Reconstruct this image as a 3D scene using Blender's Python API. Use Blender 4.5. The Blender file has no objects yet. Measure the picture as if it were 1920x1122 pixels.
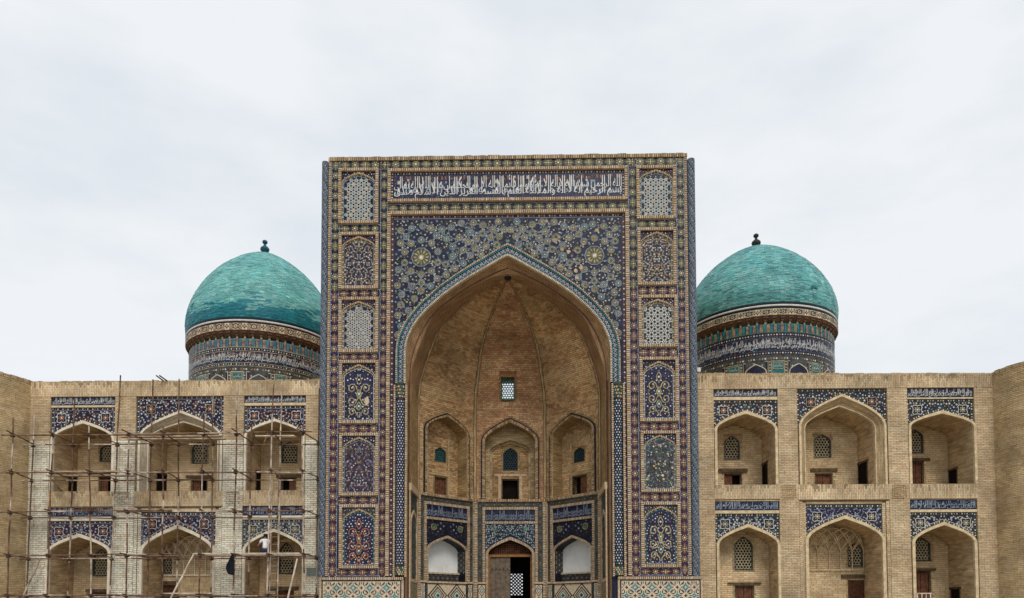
import bpy, math, random
from mathutils import Vector, Matrix
from math import sin, cos, pi, sqrt, radians, atan2
S = bpy.context.scene
COL = S.collection
# ------------------------------------------------------------------ camera
CF, CCX, CCY = 1390.0, 960.0, 1085.0          # focal length and principal point for a 1920 x 1122 picture
PITCH, ROLL, YAW = radians(2.55), radians(-0.10), radians(-1.0)
CP = Vector((0, -33.1, 1.7))
_d = Vector((sin(YAW)*cos(PITCH), cos(YAW)*cos(PITCH), sin(PITCH)))
_r = Vector((cos(YAW), -sin(YAW), 0)); _u = _r.cross(_d)
R_ = _r*cos(ROLL) + _u*sin(ROLL); U_ = -_r*sin(ROLL) + _u*cos(ROLL); D_ = _d
cam = bpy.data.cameras.new('camera'); co = bpy.data.objects.new('camera', cam); COL.objects.link(co)
cam.sensor_width = 36; cam.lens = 36*CF/1920; cam.shift_y = (CCY-561)/1920; cam.shift_x = 0
cam.clip_end = 3000
co.matrix_world = Matrix(((R_.x, U_.x, -D_.x, CP.x), (R_.y, U_.y, -D_.y, CP.y), (R_.z, U_.z, -D_.z, CP.z), (0, 0, 0, 1)))
S.camera = co
# ------------------------------------------------------------------ sky, sun, exposure
SUN_EL, SUN_AZ = radians(44), radians(14)      # high, in front of the facade, a little to the right
W = bpy.data.worlds.new('World'); S.world = W; W.use_nodes = True
nt = W.node_tree; nt.nodes.clear()
def wn(t, **k):
    n = nt.nodes.new(t)
    for a, b in k.items(): setattr(n, a, b)
    return n
sky = wn('ShaderNodeTexSky', sky_type='NISHITA', sun_disc=False); sky.sun_elevation = SUN_EL; sky.sun_rotation = radians(180)-SUN_AZ
tc = wn('ShaderNodeTexCoord'); mp = wn('ShaderNodeMapping'); mp.inputs['Scale'].default_value = (1.6, 1.6, 4.2)
n1 = wn('ShaderNodeTexNoise'); n1.inputs['Scale'].default_value = 1.7; n1.inputs['Detail'].default_value = 6; n1.inputs['Roughness'].default_value = .55
n2 = wn('ShaderNodeTexNoise'); n2.inputs['Scale'].default_value = 5.0; n2.inputs['Detail'].default_value = 5
cr = wn('ShaderNodeValToRGB'); cr.color_ramp.elements[0].position = .34; cr.color_ramp.elements[0].color = (7.7, 8.2, 8.75, 1)
cr.color_ramp.elements[1].position = .58; cr.color_ramp.elements[1].color = (8.95, 9.25, 9.55, 1)
mx = wn('ShaderNodeMix', data_type='RGBA'); mx.inputs[0].default_value = .96
ad = wn('ShaderNodeMath', operation='MULTIPLY_ADD'); ad.inputs[1].default_value = .3
bg = wn('ShaderNodeBackground'); bg.inputs['Strength'].default_value = .1
ow = wn('ShaderNodeOutputWorld'); L = nt.links.new
L(tc.outputs['Generated'], mp.inputs[0]); L(mp.outputs[0], n1.inputs['Vector']); L(mp.outputs[0], n2.inputs['Vector'])
L(n2.outputs['Fac'], ad.inputs[0]); L(n1.outputs['Fac'], ad.inputs[2])
sb = wn('ShaderNodeMath', operation='SUBTRACT'); sb.inputs[1].default_value = .15; L(ad.outputs[0], sb.inputs[0]); L(sb.outputs[0], cr.inputs[0])
L(sky.outputs[0], mx.inputs[6]); L(cr.outputs[0], mx.inputs[7]); L(mx.outputs[2], bg.inputs[0]); L(bg.outputs[0], ow.inputs[0])
sl = bpy.data.lights.new('sun', 'SUN'); sl.energy = 1.5; sl.angle = radians(22); sl.color = (1, .95, .87)
so = bpy.data.objects.new('sun', sl); COL.objects.link(so)
sd = Vector((sin(SUN_AZ)*cos(SUN_EL), -cos(SUN_AZ)*cos(SUN_EL), sin(SUN_EL)))
so.rotation_euler = sd.to_track_quat('Z', 'Y').to_euler(); so.location = (10, -40, 40)
S.view_settings.view_transform = 'Standard'; S.view_settings.look = 'None'; S.view_settings.exposure = 0; S.view_settings.gamma = 1
S.view_settings.use_curve_mapping = False
# ------------------------------------------------------------------ frames: a vertical plane with local x, z and depth d (towards the viewer)
class Fr:
    def __init__(s, O, U, N): s.O = Vector(O); s.U = Vector(U); s.N = Vector(N)
    def p(s, x, z, d=0.0):
        q = s.O + s.U*x + s.N*d; return (q.x, q.y, q.z + z)
    def at(s, px, py, d=0.0):                    # where the line of sight through a picture point meets the plane
        v = R_*((px-CCX)/CF) - U_*((py-CCY)/CF) + D_
        q = s.O + s.N*d; t = (q-CP).dot(s.N)/v.dot(s.N); h = CP + v*t
        return (h-s.O).dot(s.U), h.z
    def rect(s, a, b, c, e, d=0.0):
        A, B, C_, D = s.at(a, b, d), s.at(c, b, d), s.at(a, e, d), s.at(c, e, d)
        return (A[0]+C_[0])/2, (B[0]+D[0])/2, (C_[1]+D[1])/2, (A[1]+B[1])/2
# ------------------------------------------------------------------ materials
def mat(name, rgb, rough=.7, var=.12, scale=6.0, spec=.18, bump=0.0, var2=.0):
    m = bpy.data.materials.new(name); m.use_nodes = True; t = m.node_tree; b = t.nodes['Principled BSDF']
    b.inputs['Roughness'].default_value = rough; b.inputs['Specular IOR Level'].default_value = spec
    g = t.nodes.new('ShaderNodeNewGeometry')
    n = t.nodes.new('ShaderNodeTexNoise'); n.inputs['Scale'].default_value = scale; n.inputs['Detail'].default_value = 5
    t.links.new(g.outputs['Position'], n.inputs['Vector'])
    r = t.nodes.new('ShaderNodeValToRGB'); r.color_ramp.elements[0].position = .3; r.color_ramp.elements[1].position = .7
    lo = [max(0, c*(1-var*2)) for c in rgb]; hi = [min(1, c*(1+var*2)) for c in rgb]
    r.color_ramp.elements[0].color = (*lo, 1); r.color_ramp.elements[1].color = (*hi, 1)
    if scale < 1.5:
        n.inputs['Detail'].default_value = 9; n.inputs['Roughness'].default_value = .68
    t.links.new(n.outputs['Fac'], r.inputs[0]); t.links.new(r.outputs[0], b.inputs['Base Color'])
    if bump:
        bp = t.nodes.new('ShaderNodeBump'); bp.inputs['Strength'].default_value = bump; bp.inputs['Distance'].default_value = .02
        t.links.new(n.outputs['Fac'], bp.inputs['Height']); t.links.new(bp.outputs[0], b.inputs['Normal'])
    return m
def brick(name, c1, c2, mortar, bw=.27, rh=.105, ms=.016, swap=False, stain=.35, big=.5, bump=.35, warm=None):
    m = bpy.data.materials.new(name); m.use_nodes = True; t = m.node_tree; b = t.nodes['Principled BSDF']
    N = t.nodes.new; Lk = t.links.new
    b.inputs['Roughness'].default_value = .9; b.inputs['Specular IOR Level'].default_value = .15
    uv = N('ShaderNodeUVMap'); uv.uv_map = 'UVMap'; vec = uv.outputs[0]
    if swap:
        sx = N('ShaderNodeSeparateXYZ'); cx = N('ShaderNodeCombineXYZ'); Lk(vec, sx.inputs[0]); Lk(sx.outputs[1], cx.inputs[0]); Lk(sx.outputs[0], cx.inputs[1]); vec = cx.outputs[0]
    wob = N('ShaderNodeTexNoise'); wob.inputs['Scale'].default_value = 1.3; wob.inputs['Detail'].default_value = 2; Lk(vec, wob.inputs['Vector'])
    wm = N('ShaderNodeMix'); wm.data_type = 'VECTOR'; wm.inputs[0].default_value = .035
    Lk(vec, wm.inputs[4]); Lk(wob.outputs['Color'], wm.inputs[5])
    sc = N('ShaderNodeVectorMath'); sc.operation = 'SCALE'; sc.inputs[3].default_value = 1.0; Lk(wm.outputs[1], sc.inputs[0]); v2 = sc.outputs[0]
    bt = N('ShaderNodeTexBrick'); Lk(v2, bt.inputs['Vector'])
    bt.inputs['Scale'].default_value = 1; bt.inputs['Brick Width'].default_value = bw; bt.inputs['Row Height'].default_value = rh
    bt.inputs['Mortar Size'].default_value = ms; bt.inputs['Mortar Smooth'].default_value = .3; bt.inputs['Bias'].default_value = 0
    bt.inputs['Color1'].default_value = (*c1, 1); bt.inputs['Color2'].default_value = (*c2, 1); bt.inputs['Mortar'].default_value = (*mortar, 1)
    # patches of weathering at three sizes
    n1 = N('ShaderNodeTexNoise'); n1.inputs['Scale'].default_value = big; n1.inputs['Detail'].default_value = 8; n1.inputs['Roughness'].default_value = .62
    st = N('ShaderNodeMapping'); st.inputs['Scale'].default_value = (1, 1.9, 1) if not swap else (1.9, 1, 1); Lk(vec, st.inputs[0]); Lk(st.outputs[0], n1.inputs['Vector'])
    r1 = N('ShaderNodeMapRange'); r1.inputs[1].default_value = .3; r1.inputs[2].default_value = .7; r1.inputs[3].default_value = 1-stain; r1.inputs[4].default_value = 1+stain*.55
    Lk(n1.outputs['Fac'], r1.inputs[0])
    # course to course variation: long dashes
    n2 = N('ShaderNodeTexNoise'); n2.inputs['Scale'].default_value = 1.0; n2.inputs['Detail'].default_value = 3
    s2 = N('ShaderNodeMapping'); s2.inputs['Scale'].default_value = (1.6, 8.5, 1); Lk(v2, s2.inputs[0]); Lk(s2.outputs[0], n2.inputs['Vector'])
    r2 = N('ShaderNodeMapRange'); r2.inputs[1].default_value = .3; r2.inputs[2].default_value = .7; r2.inputs[3].default_value = .68; r2.inputs[4].default_value = 1.24
    Lk(n2.outputs['Fac'], r2.inputs[0])
    mu = N('ShaderNodeMath'); mu.operation = 'MULTIPLY'; Lk(r1.outputs[0], mu.inputs[0]); Lk(r2.outputs[0], mu.inputs[1])
    src = bt.outputs['Color']
    if warm:
        n3 = N('ShaderNodeTexNoise'); n3.inputs['Scale'].default_value = .9; n3.inputs['Detail'].default_value = 6; Lk(s2.outputs[0], n3.inputs['Vector'])
        n3.inputs['Scale'].default_value = .45
        r3 = N('ShaderNodeMapRange'); r3.inputs[1].default_value = .42; r3.inputs[2].default_value = .68; Lk(n3.outputs['Fac'], r3.inputs[0])
        m3 = N('ShaderNodeMix'); m3.data_type = 'RGBA'; m3.blend_type = 'MULTIPLY'; m3.inputs[7].default_value = (*warm, 1)
        Lk(r3.outputs[0], m3.inputs[0]); Lk(src, m3.inputs[6]); src = m3.outputs[2]
    vm = N('ShaderNodeVectorMath'); vm.operation = 'SCALE'; Lk(src, vm.inputs[0]); Lk(mu.outputs[0], vm.inputs[3])
    Lk(vm.outputs[0], b.inputs['Base Color'])
    bp = N('ShaderNodeBump'); bp.inputs['Strength'].default_value = bump; bp.inputs['Distance'].default_value = .03
    iv = N('ShaderNodeMath'); iv.operation = 'SUBTRACT'; iv.inputs[0].default_value = 1; Lk(bt.outputs['Fac'], iv.inputs[1])
    ax = N('ShaderNodeMath'); ax.operation = 'MULTIPLY_ADD'; ax.inputs[1].default_value = .5; Lk(n2.outputs['Fac'], ax.inputs[0]); Lk(iv.outputs[0], ax.inputs[2])
    Lk(ax.outputs[0], bp.inputs['Height']); Lk(bp.outputs[0], b.inputs['Normal'])
    return m
TAN = brick('tan_brick', (.57, .43, .25), (.46, .335, .185), (.33, .235, .13), bw=.25, rh=.088, stain=.26)
TANSOLD = brick('tan_upright_brick', (.58, .44, .26), (.47, .345, .195), (.33, .235, .13), bw=.30, rh=.085, swap=True, stain=.36)
TOWB = brick('tower_brick', (.50, .375, .20), (.39, .28, .14), (.25, .175, .085), stain=.34)
PALE = brick('pale_new_brick', (.62, .56, .45), (.53, .47, .36), (.27, .225, .155), ms=.021, stain=.16)
PALESOLD = brick('pale_upright_brick', (.66, .58, .45), (.54, .46, .33), (.34, .28, .19), bw=.45, rh=.075, swap=True, stain=.16)
INNER = brick('niche_brick', (.53, .41, .24), (.42, .315, .175), (.34, .25, .14), stain=.34, big=.9)
PLAST = brick('niche_worn_brick', (.59, .445, .27), (.53, .39, .23), (.44, .32, .185), stain=.32, big=.9, bump=.15)
VAULT = brick('vault_brick', (.50, .345, .165), (.38, .255, .115), (.27, .18, .085), bw=.25, rh=.095, stain=.4, big=.55)
VAULTR = brick('vault_red_brick', (.44, .28, .145), (.36, .20, .105), (.25, .16, .085), bw=.25, rh=.095, stain=.34, big=.6, warm=(.92, .68, .66))
VAULTS = brick('vault_upright_brick', (.49, .32, .17), (.39, .235, .12), (.22, .13, .07), bw=.3, rh=.085, swap=True, stain=.36)
SPECK = mat('speckled_tile', (.22, .19, .125), .7, .4, 14)
BUFF = mat('buff_brick', (.51, .38, .245), .85, .16, 9)
BUFF2 = mat('light_buff_brick', (.58, .48, .345), .85, .12, 9)
RIM = mat('arch_rim_plaster', (.60, .475, .30), .85, .14, 5)
RIMW = mat('pale_rim_plaster', (.70, .63, .50), .85, .08, 5)
MORT = mat('dark_mortar', (.13, .07, .048), .95, .2, 12)
WHITEP = mat('white_plaster', (.72, .735, .73), .9, .07, 1.2)
NAVY = mat('navy_tile', (.016, .018, .046), .35, .3, 4)
LAPIS = mat('lapis_tile', (.021, .022, .062), .35, .3, 4)
PURP = mat('purple_tile', (.05, .028, .056), .4, .3, 4)
BRNP = mat('maroon_tile', (.12, .05, .045), .45, .3, 4)
TURQ = mat('turquoise_tile', (.03, .21, .25), .3, .25, 5)
TEAL = mat('teal_tile', (.015, .13, .14), .35, .25, 5)
PBLUE = mat('pale_blue_line', (.28, .325, .40), .4, .15, 5)
WHITE = mat('white_tile', (.62, .62, .58), .4, .08, 6)
YEL = mat('yellow_tile', (.37, .31, .17), .45, .25, 6)
OLIVE = mat('olive_tile', (.088, .09, .05), .45, .3, 5)
OLIVEL = mat('gold_olive_tile', (.15, .14, .065), .45, .3, 5)
OLIVEK = mat('dark_olive_tile', (.055, .058, .036), .45, .3, 5)
GREEN = mat('green_tile', (.06, .14, .075), .45, .3, 5)
ORAN = mat('orange_tile', (.36, .15, .065), .45, .25, 6)
RUSTT = mat('rust_script', (.24, .105, .05), .5, .25, 5)
BLACK = mat('black_tile', (.013, .015, .026), .4, .2, 6)
SLATE = mat('slate_tile', (.055, .062, .066), .4, .3, 5)
DBROWN = mat('dark_brown_tile', (.09, .055, .028), .5, .3, 4)
DARK = mat('interior_shade', (.012, .010, .008), .95, .1, 2, .05)  # near-black colour stands in for the shade inside rooms and openings
DOORW = mat('brown_door_wood', (.13, .055, .03), .7, .22, 7, bump=.2)
DOORG = mat('grey_weathered_wood', (.155, .12, .09), .8, .2, 5, bump=.3)
LINT = mat('dark_lintel_wood', (.10, .065, .04), .85, .25, 6, bump=.3)
ORWOOD = mat('orange_wood', (.27, .13, .045), .6, .15, 6)
LATT = mat('lattice_clay', (.42, .37, .25), .8, .15, 8)
LATG = mat('teal_lattice', (.035, .10, .105), .5, .2, 8)
LATD = mat('dark_teal_lattice', (.03, .055, .065), .5, .2, 8)
RUST = mat('rusty_pole', (.15, .088, .058), .8, .35, 3.2, bump=.2)
RUSTL = mat('whitewashed_pole', (.42, .34, .27), .8, .35, 3.0)
ROPE = mat('clamp_iron', (.075, .05, .04), .8, .3, 8)
PLANK = mat('scaffold_board', (.42, .32, .22), .85, .25, 4)
PLANKL = mat('pale_board', (.60, .51, .40), .85, .2, 4)
CLOTH = mat('black_cloth', (.012, .014, .022), .9, .2, 6)
GRND = mat('paved_ground', (.34, .29, .22), .9, .15, .6, bump=.2)
ROOFM = mat('roof_clay', (.36, .28, .18), .95, .15, 1.5)
SKIN = mat('skin', (.42, .22, .14), .6, .05, 9); SHIRT = mat('white_shirt', (.78, .79, .80), .9, .04, 9); TROUS = mat('dark_trousers', (.03, .04, .07), .9, .1, 9); HAIR = mat('dark_hair', (.02, .015, .012), .8, .1, 20)
FINL = mat('blue_finial_glaze', (.02, .09, .14), .4, .2, 9); FIND = mat('dark_finial_metal', (.03, .035, .03), .5, .2, 9)
PLAQ = mat('grey_green_plaque', (.20, .235, .22), .7, .1, 9)
# ------------------------------------------------------------------ mesh builder
STUFFN = ('mosaic', 'guard_strip', 'edge_bricks', 'jamb_bricks', 'column_tiles', 'cap_tiles', 'interlace', 'bracket_row', 'brickwork', 'dome_tiles', 'meander', 'top_course')
class MB:
    def __init__(s): s.v = []; s.f = []; s.m = []; s.mats = []; s.uv = {}
    def mi(s, m):
        if m not in s.mats: s.mats.append(m)
        return s.mats.index(m)
    def poly(s, pts, m, uv=None):
        b = len(s.v); s.v.extend([tuple(p) for p in pts]); 
        if uv: s.uv[len(s.f)] = uv
        s.f.append(tuple(range(b, b+len(pts)))); s.m.append(s.mi(m))
    def strip(s, A, B, m, uv=None):              # quads between two rows of points
        b = len(s.v); n = len(A); s.v.extend([tuple(p) for p in A]); s.v.extend([tuple(p) for p in B]); k = s.mi(m)
        for i in range(n-1):
            if uv: s.uv[len(s.f)] = [uv[0][i], uv[0][i+1], uv[1][i+1], uv[1][i]]
            s.f.append((b+i, b+i+1, b+n+i+1, b+n+i)); s.m.append(k)
    def box(s, F, x0, x1, z0, z1, d0, d1, m, caps=True):
        P = [F.p(x, z, d) for d in (d0, d1) for z in (z0, z1) for x in (x0, x1)]
        b = len(s.v); s.v.extend(P); k = s.mi(m)
        for q in ((4, 5, 7, 6), (0, 4, 6, 2), (5, 1, 3, 7), (6, 7, 3, 2), (0, 1, 5, 4)) + (((1, 0, 2, 3),) if caps else ()):
            s.f.append(tuple(b+i for i in q)); s.m.append(k)
    def tube(s, a, b, r, m, n=8, r2=None):
        a = Vector(a); b = Vector(b); d = (b-a).normalized(); r2 = r if r2 is None else r2
        u = d.orthogonal().normalized(); w = d.cross(u); A = []; B = []
        for i in range(n+1):
            t = 2*pi*i/n; e = u*cos(t) + w*sin(t); A.append(a+e*r); B.append(b+e*r2)
        s.strip(A, B, m); s.poly(A[:-1][::-1], m); s.poly(B[:-1], m)
    def lathe(s, c, prof, mt, n=48, a0=0, a1=2*pi, uvr=None):
        rows = []; acc = 0; vs = [0]
        for i in range(1, len(prof)):
            acc += math.hypot(prof[i][0]-prof[i-1][0], prof[i][1]-prof[i-1][1]); vs.append(acc)
        for r, z in prof:
            rows.append([(c[0]+r*sin(a0+(a1-a0)*i/n), c[1]-r*cos(a0+(a1-a0)*i/n), z) for i in range(n+1)])
        Rm = uvr or max(p[0] for p in prof)
        for i in range(len(prof)-1):
            ua = [((a0+(a1-a0)*k/n)*Rm, vs[i]) for k in range(n+1)]; ub = [((a0+(a1-a0)*k/n)*Rm, vs[i+1]) for k in range(n+1)]
            s.strip(rows[i], rows[i+1], mt[i] if isinstance(mt, list) else mt, (ua, ub))
    def build(s, name, parent=None, smooth=False, **props):
        me = bpy.data.meshes.new(name); me.from_pydata(s.v, [], s.f); me.polygons.foreach_set('material_index', s.m)
        for m in s.mats: me.materials.append(m)
        me.update(); ul = me.uv_layers.new(name='UVMap'); data = [0.0]*(2*len(me.loops)); V = me.vertices
        for p in me.polygons:
            u = s.uv.get(p.index)
            if u:
                for k, li in enumerate(p.loop_indices): data[2*li], data[2*li+1] = u[k]
            else:
                n = p.normal; h = math.hypot(n.x, n.y)
                if h > .35:
                    tx, ty = -n.y/h, n.x/h
                    if (abs(tx) > abs(ty) and tx < 0) or (abs(tx) <= abs(ty) and ty < 0): tx, ty = -tx, -ty
                    for li in p.loop_indices:
                        c = V[me.loops[li].vertex_index].co; data[2*li] = c.x*tx+c.y*ty; data[2*li+1] = c.z
                else:
                    for li in p.loop_indices:
                        c = V[me.loops[li].vertex_index].co; data[2*li] = c.x; data[2*li+1] = c.y
        ul.data.foreach_set('uv', data)
        if smooth: me.polygons.foreach_set('use_smooth', [True]*len(me.polygons))
        o = bpy.data.objects.new(name, me); COL.objects.link(o)
        if parent:
            o.parent = parent
            if parent.type == 'EMPTY': o.matrix_parent_inverse = Matrix.Translation(parent.location).inverted()
        for k, v in props.items(): o[k] = v
        if not props and any(t in name for t in STUFFN): o['kind'] = 'stuff'
        return o
def thing(name, label, cat, loc, group=None):
    o = bpy.data.objects.new(name, None); COL.objects.link(o); o.location = loc; o.empty_display_size = .5
    o['label'] = label; o['category'] = cat
    if group: o['group'] = group
    return o
# ------------------------------------------------------------------ arches
PX = [0, .03, .08, .215, .35, .471, .628, .785, .87, .93, .975, .994, 1.0]
PZ = [0, .012, .04, .124, .205, .285, .402, .55, .65, .742, .85, .93, 1.0]
def prof(x):
    x = min(max(x, 0), 1)
    for i in range(len(PX)-1):
        if x <= PX[i+1]: return PZ[i] + (PZ[i+1]-PZ[i])*(x-PX[i])/(PX[i+1]-PX[i])
    return 1.0
class Arch:
    def __init__(s, cx, half, zs, za, zb): s.cx = cx; s.half = half; s.zs = zs; s.za = za; s.zb = zb
    def pts(s, jamb=1):                           # bottom left, over the crown, bottom right
        L_ = [(s.cx-s.half*x, s.za-(s.za-s.zs)*z) for x, z in zip(PX, PZ)]
        R2 = [(2*s.cx-x, z) for x, z in L_]
        a = [(s.cx-s.half, s.zb)] if jamb else []
        return a + L_[::-1] + R2[1:] + ([(s.cx+s.half, s.zb)] if jamb else [])
    def z(s, x):
        dx = abs(x-s.cx)/s.half
        return s.za-(s.za-s.zs)*prof(dx) if dx <= 1 else -1e9
    def inside(s, x, z, m=0):
        dx = abs(x-s.cx)
        if dx > s.half-m or z < s.zb+m: return False
        return z < s.z(s.cx+dx+m*.6)-m*.9
def hole_face(mb, F, x0, x1, z0, z1, A, d, m, zb=None):
    P = A.pts(); q = lambda x, z: F.p(x, z, d); zb = z0 if zb is None else zb
    if A.cx-A.half > x0+1e-4: mb.poly([q(x0, z0), q(A.cx-A.half, z0), q(A.cx-A.half, z1), q(x0, z1)], m)
    if A.cx+A.half < x1-1e-4: mb.poly([q(A.cx+A.half, z0), q(x1, z0), q(x1, z1), q(A.cx+A.half, z1)], m)
    C = P[1:-1]
    mb.strip([q(x, z) for x, z in C], [q(x, z1) for x, z in C], m)
    if A.zb > z0+1e-4: mb.poly([q(A.cx-A.half, z0), q(A.cx+A.half, z0), q(A.cx+A.half, A.zb), q(A.cx-A.half, A.zb)], m)
def reveal(mb, F, A, d0, d1, m, floor=True):
    P = A.pts(); acc = [0]
    for i in range(1, len(P)): acc.append(acc[-1]+math.hypot(P[i][0]-P[i-1][0], P[i][1]-P[i-1][1]))
    mb.strip([F.p(x, z, d0) for x, z in P], [F.p(x, z, d1) for x, z in P], m, ([(d0, a) for a in acc], [(d1, a) for a in acc]))
    if floor: mb.poly([F.p(P[0][0], P[0][1], d0), F.p(P[-1][0], P[-1][1], d0), F.p(P[-1][0], P[-1][1], d1), F.p(P[0][0], P[0][1], d1)], m)
def rim(mb, F, Ao, Ai, d0, d1, m, di=None):       # a band between an outer and an inner arch, standing proud
    P, Q = Ao.pts(), Ai.pts(); di = d1 if di is None else di
    mb.strip([F.p(x, z, d1) for x, z in P], [F.p(x, z, di) for x, z in Q], m, ([(0, i*.4) for i in range(len(P))], [(.3, i*.4) for i in range(len(P))]))
    mb.strip([F.p(x, z, d0) for x, z in P], [F.p(x, z, d1) for x, z in P], m)
    mb.strip([F.p(x, z, di) for x, z in Q], [F.p(x, z, d0) for x, z in Q], m)
def resample(P, n):
    acc = [0]
    for i in range(1, len(P)): acc.append(acc[-1]+(Vector(P[i])-Vector(P[i-1])).length)
    out = []; j = 0
    for k in range(n+1):
        t = acc[-1]*k/n
        while j < len(P)-2 and acc[j+1] < t: j += 1
        f = (t-acc[j])/max(acc[j+1]-acc[j], 1e-9); out.append(Vector(P[j]).lerp(Vector(P[j+1]), min(max(f, 0), 1)))
    return out
def brick_edge(mb, A, B, m, pitch=.085, h=None, gap=.4, base=MORT, N=None, jit=.25):
    # a row of small upright bricks laid between two polylines; base strip in mortar behind
    L_ = sum((Vector(A[i+1])-Vector(A[i])).length for i in range(len(A)-1)); n = max(1, int(L_/pitch))
    a = resample(A, n*2); b = resample(B, n*2); N = Vector(N) if N else Vector((0, -1, 0))
    mb.strip(a, b, base)
    for i in range(n):
        g = gap*.5+random.uniform(-.06, .06); e = .01+random.random()*.012
        p0 = a[2*i].lerp(a[2*i+2], g); p1 = a[2*i].lerp(a[2*i+2], 1-g); q0 = b[2*i].lerp(b[2*i+2], g); q1 = b[2*i].lerp(b[2*i+2], 1-g)
        t = [x+N*e for x in (p0, p1, q1, q0)]; mm = m if not isinstance(m, list) else random.choice(m)
        mb.poly(t, mm); mb.poly([p0, p1, t[1], t[0]], mm); mb.poly([q1, q0, t[3], t[2]], mm)
def frame_bars(mb, F, x0, x1, z0, z1, w, d0, d1, m, sides='LRTB', pitch=.085):
    # brick-on-edge frame: solid bars with the bricks laid on their faces
    def bar(a, b, c, e, vert):
        mb.box(F, a, b, c, e, d0, d1, BUFF, caps=False)
        if vert: A = [F.p(a, c, d1+.003), F.p(a, e, d1+.003)]; B = [F.p(b, c, d1+.003), F.p(b, e, d1+.003)]
        else: A = [F.p(a, e, d1+.003), F.p(b, e, d1+.003)]; B = [F.p(a, c, d1+.003), F.p(b, c, d1+.003)]
        brick_edge(mb, A, B, m, pitch, N=F.N)
    if 'L' in sides: bar(x0, x0+w, z0, z1, True)
    if 'R' in sides: bar(x1-w, x1, z0, z1, True)
    l = x0+w if 'L' in sides else x0; r = x1-w if 'R' in sides else x1
    if 'T' in sides: bar(l, r, z1-w, z1, False)
    if 'B' in sides: bar(l, r, z0, z0+w, False)
# ------------------------------------------------------------------ tile mosaic (flat glazed pieces, each a few mm proud of its bed)
class Mos(MB):
    def __init__(s, fn): super().__init__(); s.fn = fn; s.ok = None
    def g(s, pts, m, h=1):
        s.poly([s.fn(u, v, h*.005) for u, v in pts], m)
    def rect(s, a, b, c, e, m, h=0): s.g([(a, c), (b, c), (b, e), (a, e)], m, h)
    def disc(s, x, y, r, m, h=1, n=8, rot=0, sy=1): s.g([(x+r*cos(rot+2*pi*i/n), y+r*sy*sin(rot+2*pi*i/n)) for i in range(n)], m, h)
    def star(s, x, y, r1, r2, n, m, h=1, rot=0):
        p = [(x+(r1 if i % 2 == 0 else r2)*cos(rot+pi*i/n), y+(r1 if i % 2 == 0 else r2)*sin(rot+pi*i/n)) for i in range(2*n)]
        for i in range(0, 2*n, 2): s.g([(x, y), p[i-1], p[i], p[i+1]], m, h)
    def line(s, a, b, w, m, h=2):
        dx, dy = b[0]-a[0], b[1]-a[1]; l = math.hypot(dx, dy)
        if l < 1e-6: return
        nx, ny = -dy/l*w/2, dx/l*w/2; s.g([(a[0]+nx, a[1]+ny), (b[0]+nx, b[1]+ny), (b[0]-nx, b[1]-ny), (a[0]-nx, a[1]-ny)], m, h)
    def pl(s, P, w, m, h=2, close=False):
        for i in range(len(P)-1): s.line(P[i], P[i+1], w, m, h)
        if close: s.line(P[-1], P[0], w, m, h)
    def ring(s, x, y, r, w, m, h=2, n=10, rot=0): s.pl([(x+r*cos(rot+2*pi*i/n), y+r*sin(rot+2*pi*i/n)) for i in range(n)], w, m, h, True)
def on(F, d): return lambda u, v, h: F.p(u, v, d+h)
def kite(M, x, y, t, r0, r1, w, m, h):
    c, s = cos(t), sin(t); rm = r0+(r1-r0)*.6
    M.g([(x+r0*c, y+r0*s), (x+rm*c-w*s*-1, y+rm*s-w*c), (x+r1*c, y+r1*s), (x+rm*c-w*s, y+rm*s+w*c)], m, h)
def rosette(M, x, y, R, c1=YEL, c2=OLIVE, c3=WHITE, rot=0, n=8):
    M.disc(x, y, R, c2, 2, n, rot)
    for i in range(n): kite(M, x, y, rot+2*pi*i/n, R*.34, R*.95, R*.13 if n == 8 else R*.085, c1, 3)
    M.disc(x, y, R*.33, c1, 4, n); M.disc(x, y, R*.20, c3, 5, 6)
def cartouche(M, x, y, a, b, vert, c1=YEL, c2=OLIVE, c3=WHITE):
    q = (lambda s, t: (x+t, y+s)) if vert else (lambda s, t: (x+s, y+t))
    M.g([q(-a, 0), q(-a*.45, -b*.85), q(a*.45, -b*.85), q(a, 0), q(a*.45, b*.85), q(-a*.45, b*.85)], c2, 2)
    for s1 in (-1, 1):
        M.g([q(s1*a*.12, 0), q(s1*a*.36, -b*.16), q(s1*a*.82, 0), q(s1*a*.36, b*.16)], c1, 3); M.g([q(0, s1*b*.12), q(-a*.11, s1*b*.42), q(0, s1*b*.82), q(a*.11, s1*b*.42)], c1, 3)
        for s2 in (-1, 1): M.g([q(s1*a*(.30+u), s2*b*(.44+v)) for u, v in ((.09, 0), (0, .12), (-.09, 0), (0, -.12))], c1, 3)
    M.disc(x, y, b*.17, c3, 4, 6)
_RM = {}
def motif(kind, w, p, vert, pal):
    k = (kind, round(w, 2), round(p, 2), vert, pal)
    if k not in _RM:
        M = Mos(lambda u, v, h: (u, -h, v)); w, p = k[1], k[2]
        if kind: rosette(M, 0, 0, w*.42, *pal, pi/8)
        else: cartouche(M, 0, 0, p*.56, w*.42, vert, *pal)
        o = M.build('rosette' if kind else 'cartouche', None); _RM[k] = o.data; bpy.data.objects.remove(o)
    return _RM[k]
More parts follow.
